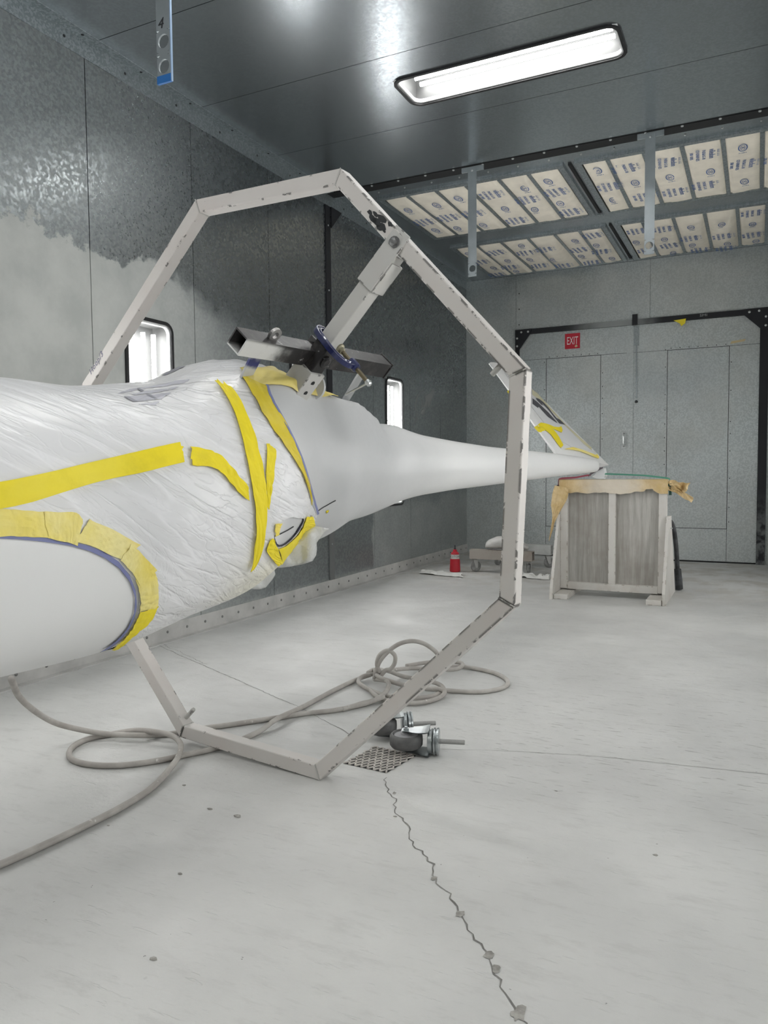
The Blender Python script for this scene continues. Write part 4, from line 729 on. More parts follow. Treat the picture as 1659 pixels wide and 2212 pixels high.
# ---- tape strips on the skin
def tape(name, a, b, m, off, n=9, crinkle=.002, seed=0, ends=.0):
    a, b = smoothline(a), smoothline(b); la = len(a); mb = MB(); K = 3*(la-1)+1
    def at(l, u):
        x = u*(len(l)-1); i = min(int(x), len(l)-2); f = x-i; return (l[i][0]*(1-f)+l[i+1][0]*f, l[i][1]*(1-f)+l[i+1][1]*f)
    S = np.zeros((K, n)); T = np.zeros((K, n)); F = np.zeros((K, n))
    for i in range(K):
        for j in range(n):
            w = j/(n-1); u = i/(K-1)
            if i in (0, K-1): u += (noise.noise(Vector((w*6, seed*3.7, i)))*ends)*(1 if i == 0 else -1); u = min(1, max(0, u+ (ends*.5 if i == 0 else -ends*.5)))
            p, q = at(a, u), at(b, u); S[i, j] = p[0]*(1-w)+q[0]*w; T[i, j] = p[1]*(1-w)+q[1]*w
            F[i, j] = off+crinkle*abs(noise.noise(Vector((u*7+seed, w*2.5, seed))))*2
    P = skin(S, T, F); Pb = skin(S, T, F-.0012)
    mb.v = [Vector(p) for p in P.reshape(-1, 3)]+[Vector(p) for p in Pb.reshape(-1, 3)]; z = K*n
    for i in range(K-1):
        for j in range(n-1):
            q = i*n+j; mb.f += [[q, q+1, q+n+1, q+n], [z+q, z+q+n, z+q+n+1, z+q+1]]
    for i in range(K-1):
        for j in (0, n-1): q = i*n+j; mb.f.append([q, q+n, z+q+n, z+q])
    for j in range(n-1):
        for i in (0, K-1): q = i*n+j; mb.f.append([q, q+1, z+q+1, z+q])
    return mb.build(name, m, G, smooth=False)
ST = O['strips']
for k in ('side_long', 'oval_a', 'oval_blue'):
    for l in ST[k]:
        ds = (l[0][0]-l[3][0], l[0][1]-l[3][1]); n_ = math.hypot(*ds); l[0:0] = [(l[0][0]+ds[0]/n_*q, l[0][1]+ds[1]/n_*q*.7) for q in (.45, .30, .15)]
for k, m, off, cr in (('side_long','tape',.012,.0015), ('side_bent','tape',.013,.005), ('short','tape',.014,.003), ('upright','tape',.016,.004),
                  ('oval_a','tape_pale',.0085,.002), ('oval_b','tape_pale',.010,.002), ('oval_c','tape_pale',.0085,.003), ('oval_d','tape_pale',.0105,.003), ('oval_e','tape_pale',.009,.003), ('oval_f','tape',.0105,.003),
                  ('boundary','tape_mix',.012,.004), ('door_a','tape_pale',.010,.002), ('door_b','tape',.012,.003), ('door_c','tape',.011,.003), ('door_d','tape',.013,.003)):
    if k == 'boundary':
        m_ = tape_mat('boundary_tape', (.72,.57,.03), (.78,.68,.33), .8); o = tape('masking_tape', ST[k][0], ST[k][1], m_, off, crinkle=cr, seed=4)
    else: o = tape('masking_tape', ST[k][0], ST[k][1], M[m], off, crinkle=cr, seed=len(k)*1.7+ord(k[-1]), ends=.05)
for k in ('oval_blue', 'bound_blue', 'door_blue'):
    tape('fine_line_tape', ST[k][0], ST[k][1], M['blue'] if k != 'door_blue' else plain('dark_fine_line', (.035,.035,.07), .5), .006 if k != 'bound_blue' else .0145, n=3, crinkle=0)
def patch(name, poly, m, off, sub=2, thick=.0015, cr=0, follow=False):
    bm = bmesh.new(); f = bm.faces.new([bm.verts.new((x, y, 0)) for x, y in poly])
    bmesh.ops.triangulate(bm, faces=[f])
    for _ in range(sub): bmesh.ops.subdivide_edges(bm, edges=[e for e in bm.edges if e.calc_length() > (.012 if follow else .02)], cuts=1, use_grid_fill=True)
    bmesh.ops.triangulate(bm, faces=bm.faces)
    bm.verts.index_update(); mb = MB(); S = np.array([v.co.x for v in bm.verts]); T = np.array([v.co.y for v in bm.verts])
    F = np.array([off+cr*abs(noise.noise(Vector((v.co.x*14, v.co.y*8, 1))))*2 for v in bm.verts])
    if follow: F = F+np.array([fold(float(a), float(b)) for a, b in zip(S, T)])
    mb.v = [Vector(p) for p in skin(S, T, F)]; mb.f = [[v.index for v in f.verts] for f in bm.faces]; bm.free()
    o = mb.build(name, m, G, smooth=not follow)
    if not follow: s = o.modifiers.new('t', 'SOLIDIFY'); s.thickness = thick; s.offset = -1
    return o
M['stripe'] = plain('grey_livery_under_film', (.50,.50,.55), .35)
M['stripe2'] = plain('dark_livery_under_film', (.30,.30,.34), .35)
for k, q in enumerate(O['stripes']): patch('livery_stripe', q, M['stripe2' if k >= 5 else 'stripe'], .0016 if k < 6 else .0026, 3, follow=True)
patch('wing_root_paper', O['toppatch'], tape_mat('brushed_yellow_paper', (.72,.60,.17), (.72,.64,.42), .9), .010, 3, .002, cr=.006)
# gear door lines and seam lines
def line(name, pts, w, off, m):
    pts = smoothline(pts, 1); out = []
    for i in range(len(pts)-1):
        for k in range(6): u = k/6; out.append((pts[i][0]*(1-u)+pts[i+1][0]*u, pts[i][1]*(1-u)+pts[i+1][1]*u))
    out.append(pts[-1]); return MB().tube([skin1(s, t, off) for s, t in out], w, 6).build(name, m, G)
line('panel_seam', O['seam'], .0022, .001, M['darkscrew']); line('gear_door_seam', O['seam2'], .0020, .002, M['darkscrew'])
patch('tape_spot', [(.06,-.60),(.075,-.585),(.08,-.61),(.07,-.63)], M['tape'], .003, 0)
# ---- loose plastic hanging under the belly
def sheet_from(poly, name, bulge, m, seed):
    P = [Vector(p) for p in poly]; nrm = Vector(O['nn_']).normalized(); c = sum(P, Vector())/len(P)
    ax = Vector((0,0,1)).cross(nrm).normalized(); ay = nrm.cross(ax)
    bm = bmesh.new(); f = bm.faces.new([bm.verts.new(((p-c).dot(ax), (p-c).dot(ay), 0)) for p in P])
    bmesh.ops.triangulate(bm, faces=[f])
    for _ in range(3): bmesh.ops.subdivide_edges(bm, edges=[e for e in bm.edges if e.calc_length() > .02], cuts=1, use_grid_fill=True)
    bmesh.ops.triangulate(bm, faces=bm.faces); bm.verts.index_update(); mb = MB()
    for v in bm.verts:
        x, y = v.co.x, v.co.y; ed = v.is_boundary
        d = bulge*(abs(noise.noise(Vector((x*16, y*5, seed))))*1.4+.4*noise.noise(Vector((x*40, y*18, seed))))*(0.25 if ed else 1)
        mb.v.append(c+ax*x+ay*y+nrm*d)
    mb.f = [[v.index for v in f.verts] for f in bm.faces]; bm.free()
    o = mb.build(name, m, G, smooth=True); s = o.modifiers.new('t', 'SOLIDIFY'); s.thickness = .0012; return o
def loose_mat():
    m, nt, b = newmat('loose_masking_film'); b.inputs['Base Color'].default_value = (.80,.81,.81,1); b.inputs['Roughness'].default_value = .3
    b.inputs['Alpha'].default_value = .62
    nt.links.new(bump(nt, math_(nt, 'ABSOLUTE', math_(nt, 'SUBTRACT', nz(nt, 14, 5, .6, dist=1.0), .5)), .6, .02), b.inputs['Normal']); return m
M['loose'] = loose_mat()
sheet_from(O['pouch'], 'hanging_film', .020, M['loose'], 2.0); sheet_from(O['bag'], 'hanging_film', .026, M['loose'], 7.0)
# ---- fin, rolled 45 degrees with the fuselage
PHI = math.radians(45); RHO = -math.sin(PHI)*VA+math.cos(PHI)*WA; FN = np.cross(RHO, DA); FN = FN/np.linalg.norm(FN)
def finpt(s, h, o=0): return Vector(C0+s*DA+h*RHO+o*FN)
if (Vector(FN)).dot(Vector((0,0,1.14))-finpt(4.2, .6)) < 0: FN = -FN
def fin_edges(h):
    u = (h-.10)/1.21; le = 3.655+(4.27-3.655)*max(u, -.1)**1.0 if u > -.1 else 3.6
    te = 4.80+.02*math.sin(u*3) - (.06*max(0, u-.8)); return le, te
def prof(c):   # half thickness along chord 0..1
    return .030*(2.97*math.sqrt(c)-1.26*c-3.516*c*c+2.843*c**3-1.015*c**4)*1.0
def fin_half(s, h):
    le, te = fin_edges(h); c = min(1, max(0, (s-le)/(te-le))); return (te-le)*prof(c)*1.5
rings = []
for k in range(13):
    h = -.02+1.34*k/12; le, te = fin_edges(h); ring = []
    for j in range(13): c = (1-math.cos(math.pi*j/12))/2; ring.append(finpt(le+(te-le)*c, h, fin_half(le+(te-le)*c, h)))
    for j in range(11, 0, -1): c = (1-math.cos(math.pi*j/12))/2; ring.append(finpt(le+(te-le)*c, h, -fin_half(le+(te-le)*c, h)))
    rings.append(ring)
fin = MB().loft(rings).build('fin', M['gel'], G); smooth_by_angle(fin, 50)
def fin_patch(name, poly, m, off, parent=fin, sub=2):
    bm = bmesh.new(); f = bm.faces.new([bm.verts.new((x, y, 0)) for x, y in poly]); bmesh.ops.triangulate(bm, faces=[f])
    for _ in range(sub): bmesh.ops.subdivide_edges(bm, edges=[e for e in bm.edges if e.calc_length() > .06], cuts=1, use_grid_fill=True)
    bmesh.ops.triangulate(bm, faces=bm.faces); bm.verts.index_update(); mb = MB()
    mb.v = [finpt(v.co.x, v.co.y, fin_half(v.co.x, v.co.y)+off) for v in bm.verts]; mb.f = [[v.index for v in f.verts] for f in bm.faces]; bm.free()
    o = mb.build(name, m, parent); s = o.modifiers.new('t', 'SOLIDIFY'); s.thickness = .001; s.offset = -1; return o
FD = O['fin']
M['numeral'] = plain('dark_grey_numeral', (.075,.075,.09), .5)
fin_patch('fin_film', [(3.86,.28),(4.00,.52),(4.30,1.12),(4.42,1.26),(4.70,1.28),(4.74,.9),(4.77,.14),(4.0,.16)], M['film'], .0025)
fin_patch('numeral', FD['one'], M['numeral'], .005); fin_patch('numeral', FD['two'], M['numeral'], .005)
fin_patch('masking_tape', FD['hook'], M['tape'], .006); fin_patch('masking_tape', FD['band'], tape_mat('pale_beige_tape', (.62,.58,.36), (.70,.67,.52), .8), .004)
fin_patch('masking_tape', FD['root'], M['tape_pale'], .007)
fin_patch('masking_tape', [(3.93,.82),(3.97,.90),(4.06,.93),(4.03,.84)], M['tape'], .006)
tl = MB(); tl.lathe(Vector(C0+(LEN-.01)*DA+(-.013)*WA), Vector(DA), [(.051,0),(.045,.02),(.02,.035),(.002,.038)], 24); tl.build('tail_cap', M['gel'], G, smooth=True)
# ================================================================ HOOP STAND
HO = Vector((-2.151, 2.4215, .0275)); HE = Vector((.99420, -.10759, 0)); 
_t = -.0114; _n = Vector((math.sin(-.1078), -math.cos(-.1078), 0))
HU = math.cos(_t)*Vector((0,0,1))+math.sin(_t)*_n; HN = (math.cos(_t)*_n-math.sin(_t)*Vector((0,0,1)))     # HN points to the near side
def hp(a, b, d=0.0): return HO+HE*a+HU*b-HN*d          # d: depth behind the near face
M['hoop'] = painted('chipped_white_paint', (.58,.555,.53), amount=1.15, edge=.009, dirt=(.56,.49,.46))
M['hoop2'] = painted('grey_white_paint', (.46,.455,.435), amount=.5, dirt=(.47,.43,.39))
M['bare'] = plain('dark_bare_steel', (.10,.098,.098), .38, .85, var=.5, vscale=14, bumpamt=.15)
hoop = thing('hoop_stand', 'tall octagonal hoop of chipped white square tube standing around the fuselage', 'hoop stand', (-1.9, 2.4, 0))
OUT = [(0,0),(.730,-.027),(1.491,.683),(1.524,1.413),(.840,2.155),(.135,2.184),(-.672,1.440),(-.700,.756)]
TW = .0545
def offs(poly, w):
    n = len(poly); out = []
    for i in range(n):
        p0, p1, p2 = (Vector(poly[(i+k) % n]) for k in (-1, 0, 1))
        d0 = (p1-p0).normalized(); d1 = (p2-p1).normalized(); n0 = Vector((-d0.y, d0.x)); n1 = Vector((-d1.y, d1.x)); b = (n0+n1).normalized()
        out.append(p1+b*w/b.dot(n0))
    return out
INN = offs(OUT, TW)
for i in range(8):
    j = (i+1) % 8; o1, o2, i1, i2 = Vector(OUT[i]), Vector(OUT[j]), INN[i], INN[j]
    e = (o2-o1).normalized()*.0006; o1 = o1+e; i1 = i1+e; o2 = o2-e; i2 = i2-e
    vs = [hp(*q, d) for d in (0, TW) for q in (o1, o2, i2, i1)]
    mb = MB().add(vs, [(0,1,2,3),(7,6,5,4),(0,4,5,1),(1,5,6,2),(2,6,7,3),(3,7,4,0)])
    mb.build('frame_tube', M['hoop'], hoop, bevel=.004)
# weld beads at the corners
for i in range(8):
    MB().tube([hp(*OUT[i], -.0004), hp(*INN[i], -.0004), hp(*INN[i], TW)], .0022, 6).build('weld_bead', M['hoop2'], hoop)
# swing arm hanging from the upper right tube, its sleeve and bolt
AD = Vector((.426,.445)).normalized(); AN = Vector((-AD.y, AD.x))
AF, AT = skin1(-.11, .755, -.01)+Vector((-.012,0,.0)), hp(1.052, 1.848, .027)
def ap(t, u, d): return AF+(AT-AF)*(t/.616)+HE*(AN.x*u)+HU*(AN.y*u)-HN*(d-.027)     # t along the arm from its foot, u across
def arm_box(t0, t1, w, d0, d1, name, m, parent, bev=.003, uo=0):
    vs = [ap(t, u+uo, d) for d in (d0, d1) for t, u in ((t0,-w),(t1,-w),(t1,w),(t0,w))]
    return MB().add(vs, [(0,1,2,3),(7,6,5,4),(0,4,5,1),(1,5,6,2),(2,6,7,3),(3,7,4,0)]).build(name, m, parent, bevel=bev)
arm_box(.19, .60, .029, -.002, .056, 'swing_arm', M['hoop2'], hoop)
arm_box(.455, .685, .036, -.012, -.0045, 'sleeve_plate', M['hoop2'], hoop, .002)
arm_box(.455, .575, .036, .060, .068, 'sleeve_plate', M['hoop2'], hoop, .002)
arm_box(.455, .575, .0055, -.004, .060, 'sleeve_side', M['hoop2'], hoop, .001, uo=-.0345)
MB().lathe(ap(.635, 0, -.012), HN, [(.021,0),(.021,.004),(.014,.004),(.014,.013),(.006,.015)], 12).build('bolt', plain('dull_bolt', (.22,.22,.22), .45, .7), hoop)
q = MB()
for t, u, r in ((.715,.012,.012),(.735,-.004,.014),(.745,.018,.016),(.765,.002,.010),(.725,.026,.010),(.765,.020,.014),(.785,.012,.010),(.70,-.012,.009),(.705,.020,.007)):
    dirv = (Vector(OUT[4])-Vector(OUT[3])).normalized(); base = Vector(OUT[3])+dirv*(.705+(t-.70)*1.1); nn = Vector((-dirv.y, dirv.x)); c = base+nn*(.027+u*.9-.009)
    q.add([hp(c.x+r*(1+.5*noise.noise(Vector((k, t*50, u*50))))*(math.cos(k*.7854)*dirv.x*1.5+math.sin(k*.7854)*nn.x*.7), c.y+r*(1+.5*noise.noise(Vector((k, t*50, u*50))))*(math.cos(k*.7854)*dirv.y*1.5+math.sin(k*.7854)*nn.y*.7), -.0007) for k in range(8)], [tuple(range(8))])
o = q.build('black_paint_drips', M['darkscrew'], hoop); o['kind'] = 'stuff'
def peg(a, nm): 
    MB().lathe(a[0], a[1], [(.009,0),(.009,a[2]),(.007,a[2]+.002)], 12).build('peg', M['hoop2'], hoop)
dn = HE*(-.72)+HU*(-.69); peg((hp(1.440,1.445,.028), dn, .055), 'u')
dn2 = HE*.72+HU*.69; peg((hp(.004,.075,.034), dn2, .062), 'l')
MB().box((0,0,0),(0,0,0))
dv = (Vector(OUT[5])-Vector(OUT[6])).normalized()
tx = (HE*dv.x+HU*dv.y); ty = (HE*(-dv.y)+HU*dv.x)
mid = Vector((-.505, 1.604)); place_text('handwriting', text_mesh('Hoop/3', .036, .0002, shear=.25, space=1.1), plain('marker_ink', (.12,.12,.20), .7), hoop, hp(mid.x+.012, mid.y-.012, -.0008), tx, ty)
# ================================================================ MOUNTING BAR
BD = Vector(DA); BP = Vector((0,0,1.14))+(Vector((-1.442, 2.389, 1.555))-Vector((0,0,1.14)))*.968
bx = (HE*AN.x+HU*AN.y); bx = (bx-BD*bx.dot(BD)).normalized(); by = BD.cross(bx)      # faces parallel to the arm
bar = thing('mounting_bar', 'black steel square bar bolted above the wing root, one end open', 'steel bar', BP)
def bpt(t, x, y): return BP+BD*t+bx*x+by*y
hw = .031
rings = []
for t, w in ((-.402, hw-.005), (-.402, hw), (.44, hw), (.44, .002)):
    rings.append([bpt(t, *q) for q in ((w,w),(-w,w),(-w,-w),(w,-w))])
inner_ = [bpt(-.25, *q) for q in ((hw-.005,hw-.005),(-hw+.005,hw-.005),(-hw+.005,-hw+.005),(hw-.005,-hw+.005))]
mb = MB().loft([inner_]+rings, cap=False); mb.f.append([0,1,2,3])
def bar_mat():
    m, nt, b = newmat('black_steel_overspray'); x, y, z = sep(nt)
    w = math_(nt, 'MULTIPLY', ramp(nt, math_(nt, 'ADD', y, math_(nt, 'MULTIPLY', math_(nt, 'SUBTRACT', nz(nt, 9, 5, .6), .5), .28)), 2.12, 1.98), ramp(nt, z, 1.540, 1.528))
    c = mixc(nt, ramp(nt, nz(nt, 12, 6, .7), .45, .7, 0, .6), (.022,.021,.022), (.10,.09,.085))
    c = mixc(nt, ramp(nt, nz(nt, 34, 4, .7), .66, .70, 0, .7), c, (.5,.5,.5)); c = mixc(nt, w, c, (.60,.60,.59)); nt.links.new(c, b.inputs['Base Color'])
    b.inputs['Roughness'].default_value = .42; inp(nt, b.inputs['Metallic'], math_(nt, 'MULTIPLY', math_(nt, 'SUBTRACT', 1, w), .35))
    nt.links.new(bump(nt, nz(nt, 50, 4), .2, .002), b.inputs['Normal']); return m
M['bar'] = bar_mat()
mb.build('square_tube', M['bar'], bar)
MB().add([bpt(t, *q) for t in (-.018, -.006) for q in ((.052,.045),(-.045,.045),(-.045,-.05),(.052,-.05))], [(0,1,2,3),(7,6,5,4),(0,4,5,1),(1,5,6,2),(2,6,7,3),(3,7,4,0)]).build('collar_plate', M['bar'], bar, bevel=.002)
MB().add([bpt(t, *q) for t in (.444, .450) for q in ((.040,.034),(-.034,.034),(-.034,-.034),(.040,-.034))], [(0,1,2,3),(7,6,5,4),(0,4,5,1),(1,5,6,2),(2,6,7,3),(3,7,4,0)]).build('end_plate', M['bar'], bar)
# eyelet lug on the near upper face
lc = bpt(-.265, .0, .0)+ (bx*.0+by*.0)
updir = (bx*.5+by*.5); updir = updir if updir.z > 0 else -updir
ups = [v for v in (bx, -bx, by, -by)]; upx = max(ups, key=lambda v: v.z*1.0+v.x*.2)
lc = BP+BD*(-.262)+upx*(hw+.016)
mb = MB(); n = 20; side = BD.cross(upx).normalized(); R1, R2, th = .024, .012, .009
ringo = []
for zz, rr in ((-th, R1), (th, R1), (th, R2), (-th, R2)):
    ringo.append([lc+side*zz*.6+(BD*math.cos(2*math.pi*k/n)+upx*math.sin(2*math.pi*k/n))*rr for k in range(n)])
mb.loft(ringo+[ringo[0]], cap=False)
mb.build('ring_lug', plain('worn_zinc', (.35,.34,.33), .4, .8), bar, smooth=False)
def strut(p0, p1, name, m, w=.020):
    p0, p1 = Vector(p0), Vector(p1); d_ = (p1-p0).normalized(); a_ = (BD-d_*BD.dot(d_)).normalized()*w; b_ = d_.cross(a_).normalized()*.005
    vs = [p+s1*a_+s2*b_ for p in (p0, p1) for s1, s2 in ((1,1),(-1,1),(-1,-1),(1,-1))]
    return MB().add(vs, [(0,1,2,3),(7,6,5,4),(0,4,5,1),(1,5,6,2),(2,6,7,3),(3,7,4,0)]).build(name, m, bar, bevel=.001)
def blue_strut():
    m, nt, b = newmat('aluminium_with_blue'); x, y, z = sep(nt); 
    f = ramp(nt, math_(nt, 'ABSOLUTE', math_(nt, 'SUBTRACT', math_(nt, 'ADD', z, math_(nt, 'MULTIPLY', nz(nt, 30, 3), .02)), 1.496)), .020, .004)
    nt.links.new(mixc(nt, f, (.50,.51,.52), (.015,.025,.16)), b.inputs['Base Color']); b.inputs['Roughness'].default_value = .4; return m
strut(skin1(-.30, 1.02, -.01), bpt(-.285, -.0, -.03) , 'strut', blue_strut(), .024)
strut(skin1(.345, 1.0, -.01), bpt(.335, -.0, -.03), 'strut', plain('grey_aluminium', (.42,.43,.43), .4, .5), .020)
# lower socket: wider tube below the bar down to the wing root, with two holes
arm_box(-.030, .100, .042, -.010, .066, 'socket_tube', M['hoop2'], bar, .003)
for t in (.018, .062):
    MB().lathe(ap(t, -.0422, .030), (HE*(-AN.x)+HU*(-AN.y)), [(.009,0),(.009,.0006)], 14).build('socket_hole', M['back'], bar)
MB().lathe(ap(.150, -.030, .030), (HE*(-AN.x)+HU*(-AN.y)), [(.022,0),(.022,.006),(.014,.010)], 16).build('pivot_boss', M['bar'], bar)
arm_box(.085, .20, .031, -.003, .058, 'clevis', M['bar'], bar, .003)
# paper ear at the wing root
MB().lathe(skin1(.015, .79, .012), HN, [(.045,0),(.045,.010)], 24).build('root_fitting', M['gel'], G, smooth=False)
# ================================================================ C-CLAMP
cl = thing('c_clamp', 'dark blue C-clamp gripping the white swing arm, screw handle hanging', 'clamp', ap(.22, 0, -.05))
M['clampblue'] = plain('dark_blue_enamel', (.012,.018,.085), .30, var=.3, vscale=30, coat=.4)
_k = .972; _c = Vector((0,0,1.14)); S0 = _c+(hp(.817, 1.538, .027)-_c)*_k; S1 = _c+(hp(.935, 1.411, .027)-_c)*_k; SD = (S1-S0).normalized()
cx_ = -HN*-1.0     # toward the near side
cx_ = (HN-SD*HN.dot(SD)).normalized()
def cpt(a, r): return S0+SD*a+cx_*r      # a along the screw from the pad, r toward the camera side
path = [cpt(-.085, .0), cpt(-.098, .015), cpt(-.100, .035), cpt(-.085, .058), cpt(-.04, .070), cpt(.03, .072), cpt(.066, .060), cpt(.082, .035), cpt(.082, .0), cpt(.082, -.012)]
def smooth3(p, it=2):
    for _ in range(it):
        q = [p[0]]
        for a, b in zip(p[:-1], p[1:]): q += [a*.75+b*.25, a*.25+b*.75]
        p = q+[p[-1]]
    return p
path = smooth3([Vector(p) for p in path]); cn = SD.cross(cx_).normalized(); rings = []
for i, p in enumerate(path):
    t = (path[min(i+1, len(path)-1)]-path[max(0, i-1)]).normalized(); o_ = t.cross(cn).normalized()
    rings.append([p+o_*x+cn*y for x, y in ((.010,.009),(.006,.009),(.003,.004),(-.003,.004),(-.006,.009),(-.010,.009),(-.010,-.009),(-.006,-.009),(-.003,-.004),(.003,-.004),(.006,-.009),(.010,-.009))])
MB().loft(rings).build('clamp_frame', M['clampblue'], cl)
MB().lathe(cpt(.060, 0), SD, [(.016,0),(.017,.010),(.017,.034),(.014,.040)], 14).build('screw_boss', M['clampblue'], cl)
MB().lathe(cpt(-.082, 0), SD, [(.013,0),(.013,.012),(.008,.014)], 12).build('fixed_jaw', M['clampblue'], cl)
MB().lathe(cpt(-.008, 0), SD, [(.018,0),(.018,.006),(.012,.010),(.012,.020),(.008,.022)], 16).build('swivel_pad', plain('brassy_steel', (.30,.28,.20), .4, .7), cl)
MB().lathe(cpt(.012, 0), SD, [(.0075,0),(.0075,.150)], 12).build('screw', plain('oily_screw', (.20,.17,.11), .35, .8), cl)
MB().lathe(cpt(.158, 0), SD, [(.009,0),(.010,.004),(.010,.016),(.006,.02)], 12).build('screw_head', M['screw'], cl)
hd = (HE*(-.85)+HU*(-.32)).normalized()
MB().tube([cpt(.166,0)-hd*.012, cpt(.166,0)+hd*.10], .0042, 8).build('handle_bar', M['screw'], cl)
# ================================================================ TRESTLE
tr = thing('trestle', 'whitewashed timber trestle with two grey plywood panels under the tail', 'trestle', (-1.13, 6.85, 0))
def ply_mat():
    m, nt, b = newmat('weathered_plywood'); st = scaled(nt, (22, 22, 1.6))
    c = mixc(nt, ramp(nt, nz(nt, 1.6, 6, .65, vec=st), .3, .72), (.34,.325,.295), (.50,.49,.46)); c = mixc(nt, ramp(nt, nz(nt, 2.6, 4), .42, .7, 0, .5), c, (.23,.20,.17))
    c = mixc(nt, ramp(nt, nz(nt, 3.2, 4, vec=scaled(nt, (30,30,2))), .66, .74, 0, .6), c, (.6,.6,.58)); nt.links.new(c, b.inputs['Base Color']); b.inputs['Roughness'].default_value = .75
    nt.links.new(bump(nt, nz(nt, 2, 5, vec=st), .15, .004), b.inputs['Normal']); return m
M['ply'] = ply_mat(); M['timber'] = painted('whitewashed_timber', (.62,.60,.565), chip=(.25,.21,.17), amount=.3, dirt=(.46,.41,.36), edge=.008, rough=.8)
YT = 6.80; XL_, XR_ = -1.579, -.686; ZT = 1.030
def tb(lo, hi, nm, m, bev=.003): return MB().box(lo, hi).build(nm, m, tr, bevel=bev)
tb((XL_, YT, .06), (XL_+.062, YT+.09, ZT-.075), 'stile', M['timber']); tb((XR_-.062, YT, .06), (XR_, YT+.09, ZT-.075), 'stile', M['timber'])
tb((-1.161, YT, .118), (-1.101, YT+.07, ZT-.075), 'stile', M['timber'])
tb((XL_, YT, ZT-.075), (XR_, YT+.16, ZT), 'top_rail', M['timber']); tb((XL_+.062, YT, .055), (XR_-.062, YT+.09, .118), 'bottom_rail', M['timber'])
tb((XL_+.063, YT+.05, .118), (-1.162, YT+.062, ZT-.075), 'plywood_panel', M['ply'], 0); tb((-1.10, YT+.05, .118), (XR_-.063, YT+.062, ZT-.075), 'plywood_panel', M['ply'], 0)
for x0, x1 in ((-1.576, -1.455), (-.812, -.690)): tb((x0, 6.54, 0), (x1, 7.35, .045), 'foot', M['timber'], .004)
for x, s in ((XL_-.001, -1), (XR_+.001, 1)):
    MB().prism([(x, 6.50 if s < 0 else 6.545, .0 if s>0 else .0), (x, 7.37, .0), (x, YT+.14, .72), (x, YT-.02, .72), (x, 6.52, .10)], (s*.026, 0, 0)).build('side_gusset', M['timber'], tr, bevel=.002)
MB().lathe((XR_+.03, YT+.03, .62), (1,0,0), [(.004,0),(.004,.02)], 8).build('nail', M['screw'], tr)
# masking paper over the trestle top, with loose tails
def paper_mat():
    m, nt, b = newmat('brown_masking_paper'); x, y, z = sep(nt)
    over = ramp(nt, math_(nt, 'ADD', math_(nt, 'ABSOLUTE', math_(nt, 'ADD', x, 1.13)), math_(nt, 'MULTIPLY', nz(nt, 10, 4), .25)), .52, .20)
    c = mixc(nt, math_(nt, 'MULTIPLY', over, .75), mixc(nt, ramp(nt, nz(nt, 12, 5), .3, .7), (.60,.43,.20), (.72,.56,.32)), (.68,.64,.58)); nt.links.new(c, b.inputs['Base Color']); b.inputs['Roughness'].default_value = .7
    nt.links.new(bump(nt, nz(nt, 26, 5, .6), .4, .01), b.inputs['Normal']); return m
M['paper'] = paper_mat()
pp = thing('masking_paper', 'tan masking paper wrapped over the trestle top with torn ends hanging', 'paper', (-1.13, YT, ZT+.002))
def cloth(grid, name, m, parent, sub=0, thick=.0015):
    mb = MB(); r, c = len(grid), len(grid[0]); mb.v = [Vector(p) for row in grid for p in row]
    mb.f = [(i*c+j, i*c+j+1, (i+1)*c+j+1, (i+1)*c+j) for i in range(r-1) for j in range(c-1)]
    o = mb.build(name, m, parent); s = o.modifiers.new('t', 'SOLIDIFY'); s.thickness = thick; s.offset = 0; return o
prof_ = [(.17, -.05), (.166, .004), (.08, .004), (.0, .005), (-.006, .0), (-.008, -.04), (-.010, -.075), (-.009, -.10)]
g = []
for i in range(49):
    x = XL_-.012+(XR_-XL_+.024)*i/48; row = []
    for k, (yy, zz) in enumerate(prof_):
        j_ = (0.012*noise.noise(Vector((x*9, k*1.3, 0)))) if k >= 4 else .002*noise.noise(Vector((x*20, k, 3)))
        if k == 7: zz += -.012+.045*noise.noise(Vector((x*4.1, 5, 1)))+.018*noise.noise(Vector((x*13, 2, 1)))+(.03 if -.86 < x < -.80 else 0)
        row.append((x, YT+yy-abs(j_)*.8, ZT+zz+(j_*.4 if k in (5, 6) else abs(j_) if k < 4 else 0)))
    g.append(row)
cloth(g, 'draped_strip', M['paper'], pp)
g = []
for i in range(15):
    u = i/14; row = []
    cx0 = -1.560-.10*u; z0_ = ZT-.06-.47*u; w = .075*(1-.45*u)+.02*math.sin(u*7); a0 = u*2.6+.3
    for k in range(7):
        v = (k/6-.5)*2; row.append((cx0+w*v*math.cos(a0*.5)*.8+.008*noise.noise(Vector((u*6, v*2, 1))), YT-.05-.03*u+w*v*math.sin(a0)*.35+.03*abs(math.sin(v*3+u*8))*.6, z0_+.03*v*(u-.4)+.015*noise.noise(Vector((v*3, u*4, 7)))))
    g.append(row)
cloth(g, 'torn_tail', M['paper'], pp)
g = []
for i in range(17):
    u = i/16; row = []; ln = .185
    for k in range(11):
        v = k/10; x = XR_+.0+ln*u*(1-.12*math.sin(v*6)); top = ZT-.012+.01*math.sin(u*7)-.05*max(0, u-.6); bot = ZT-.085-.075*u-(.055*max(0, u-.4))
        z = top*(1-v)+bot*v+.012*noise.noise(Vector((u*5, v*4, 2))); y = YT+.03+.045*noise.noise(Vector((u*5, v*4, 9)))+.02*math.sin(u*9+v*5)
        if u > .62 and .35 < v < .65: x -= .05*(1-abs(v-.5)/.15)*(u-.62)/.38
        row.append((x, y, z))
    g.append(row)
cloth(g, 'crumpled_flag', M['paper'], pp)
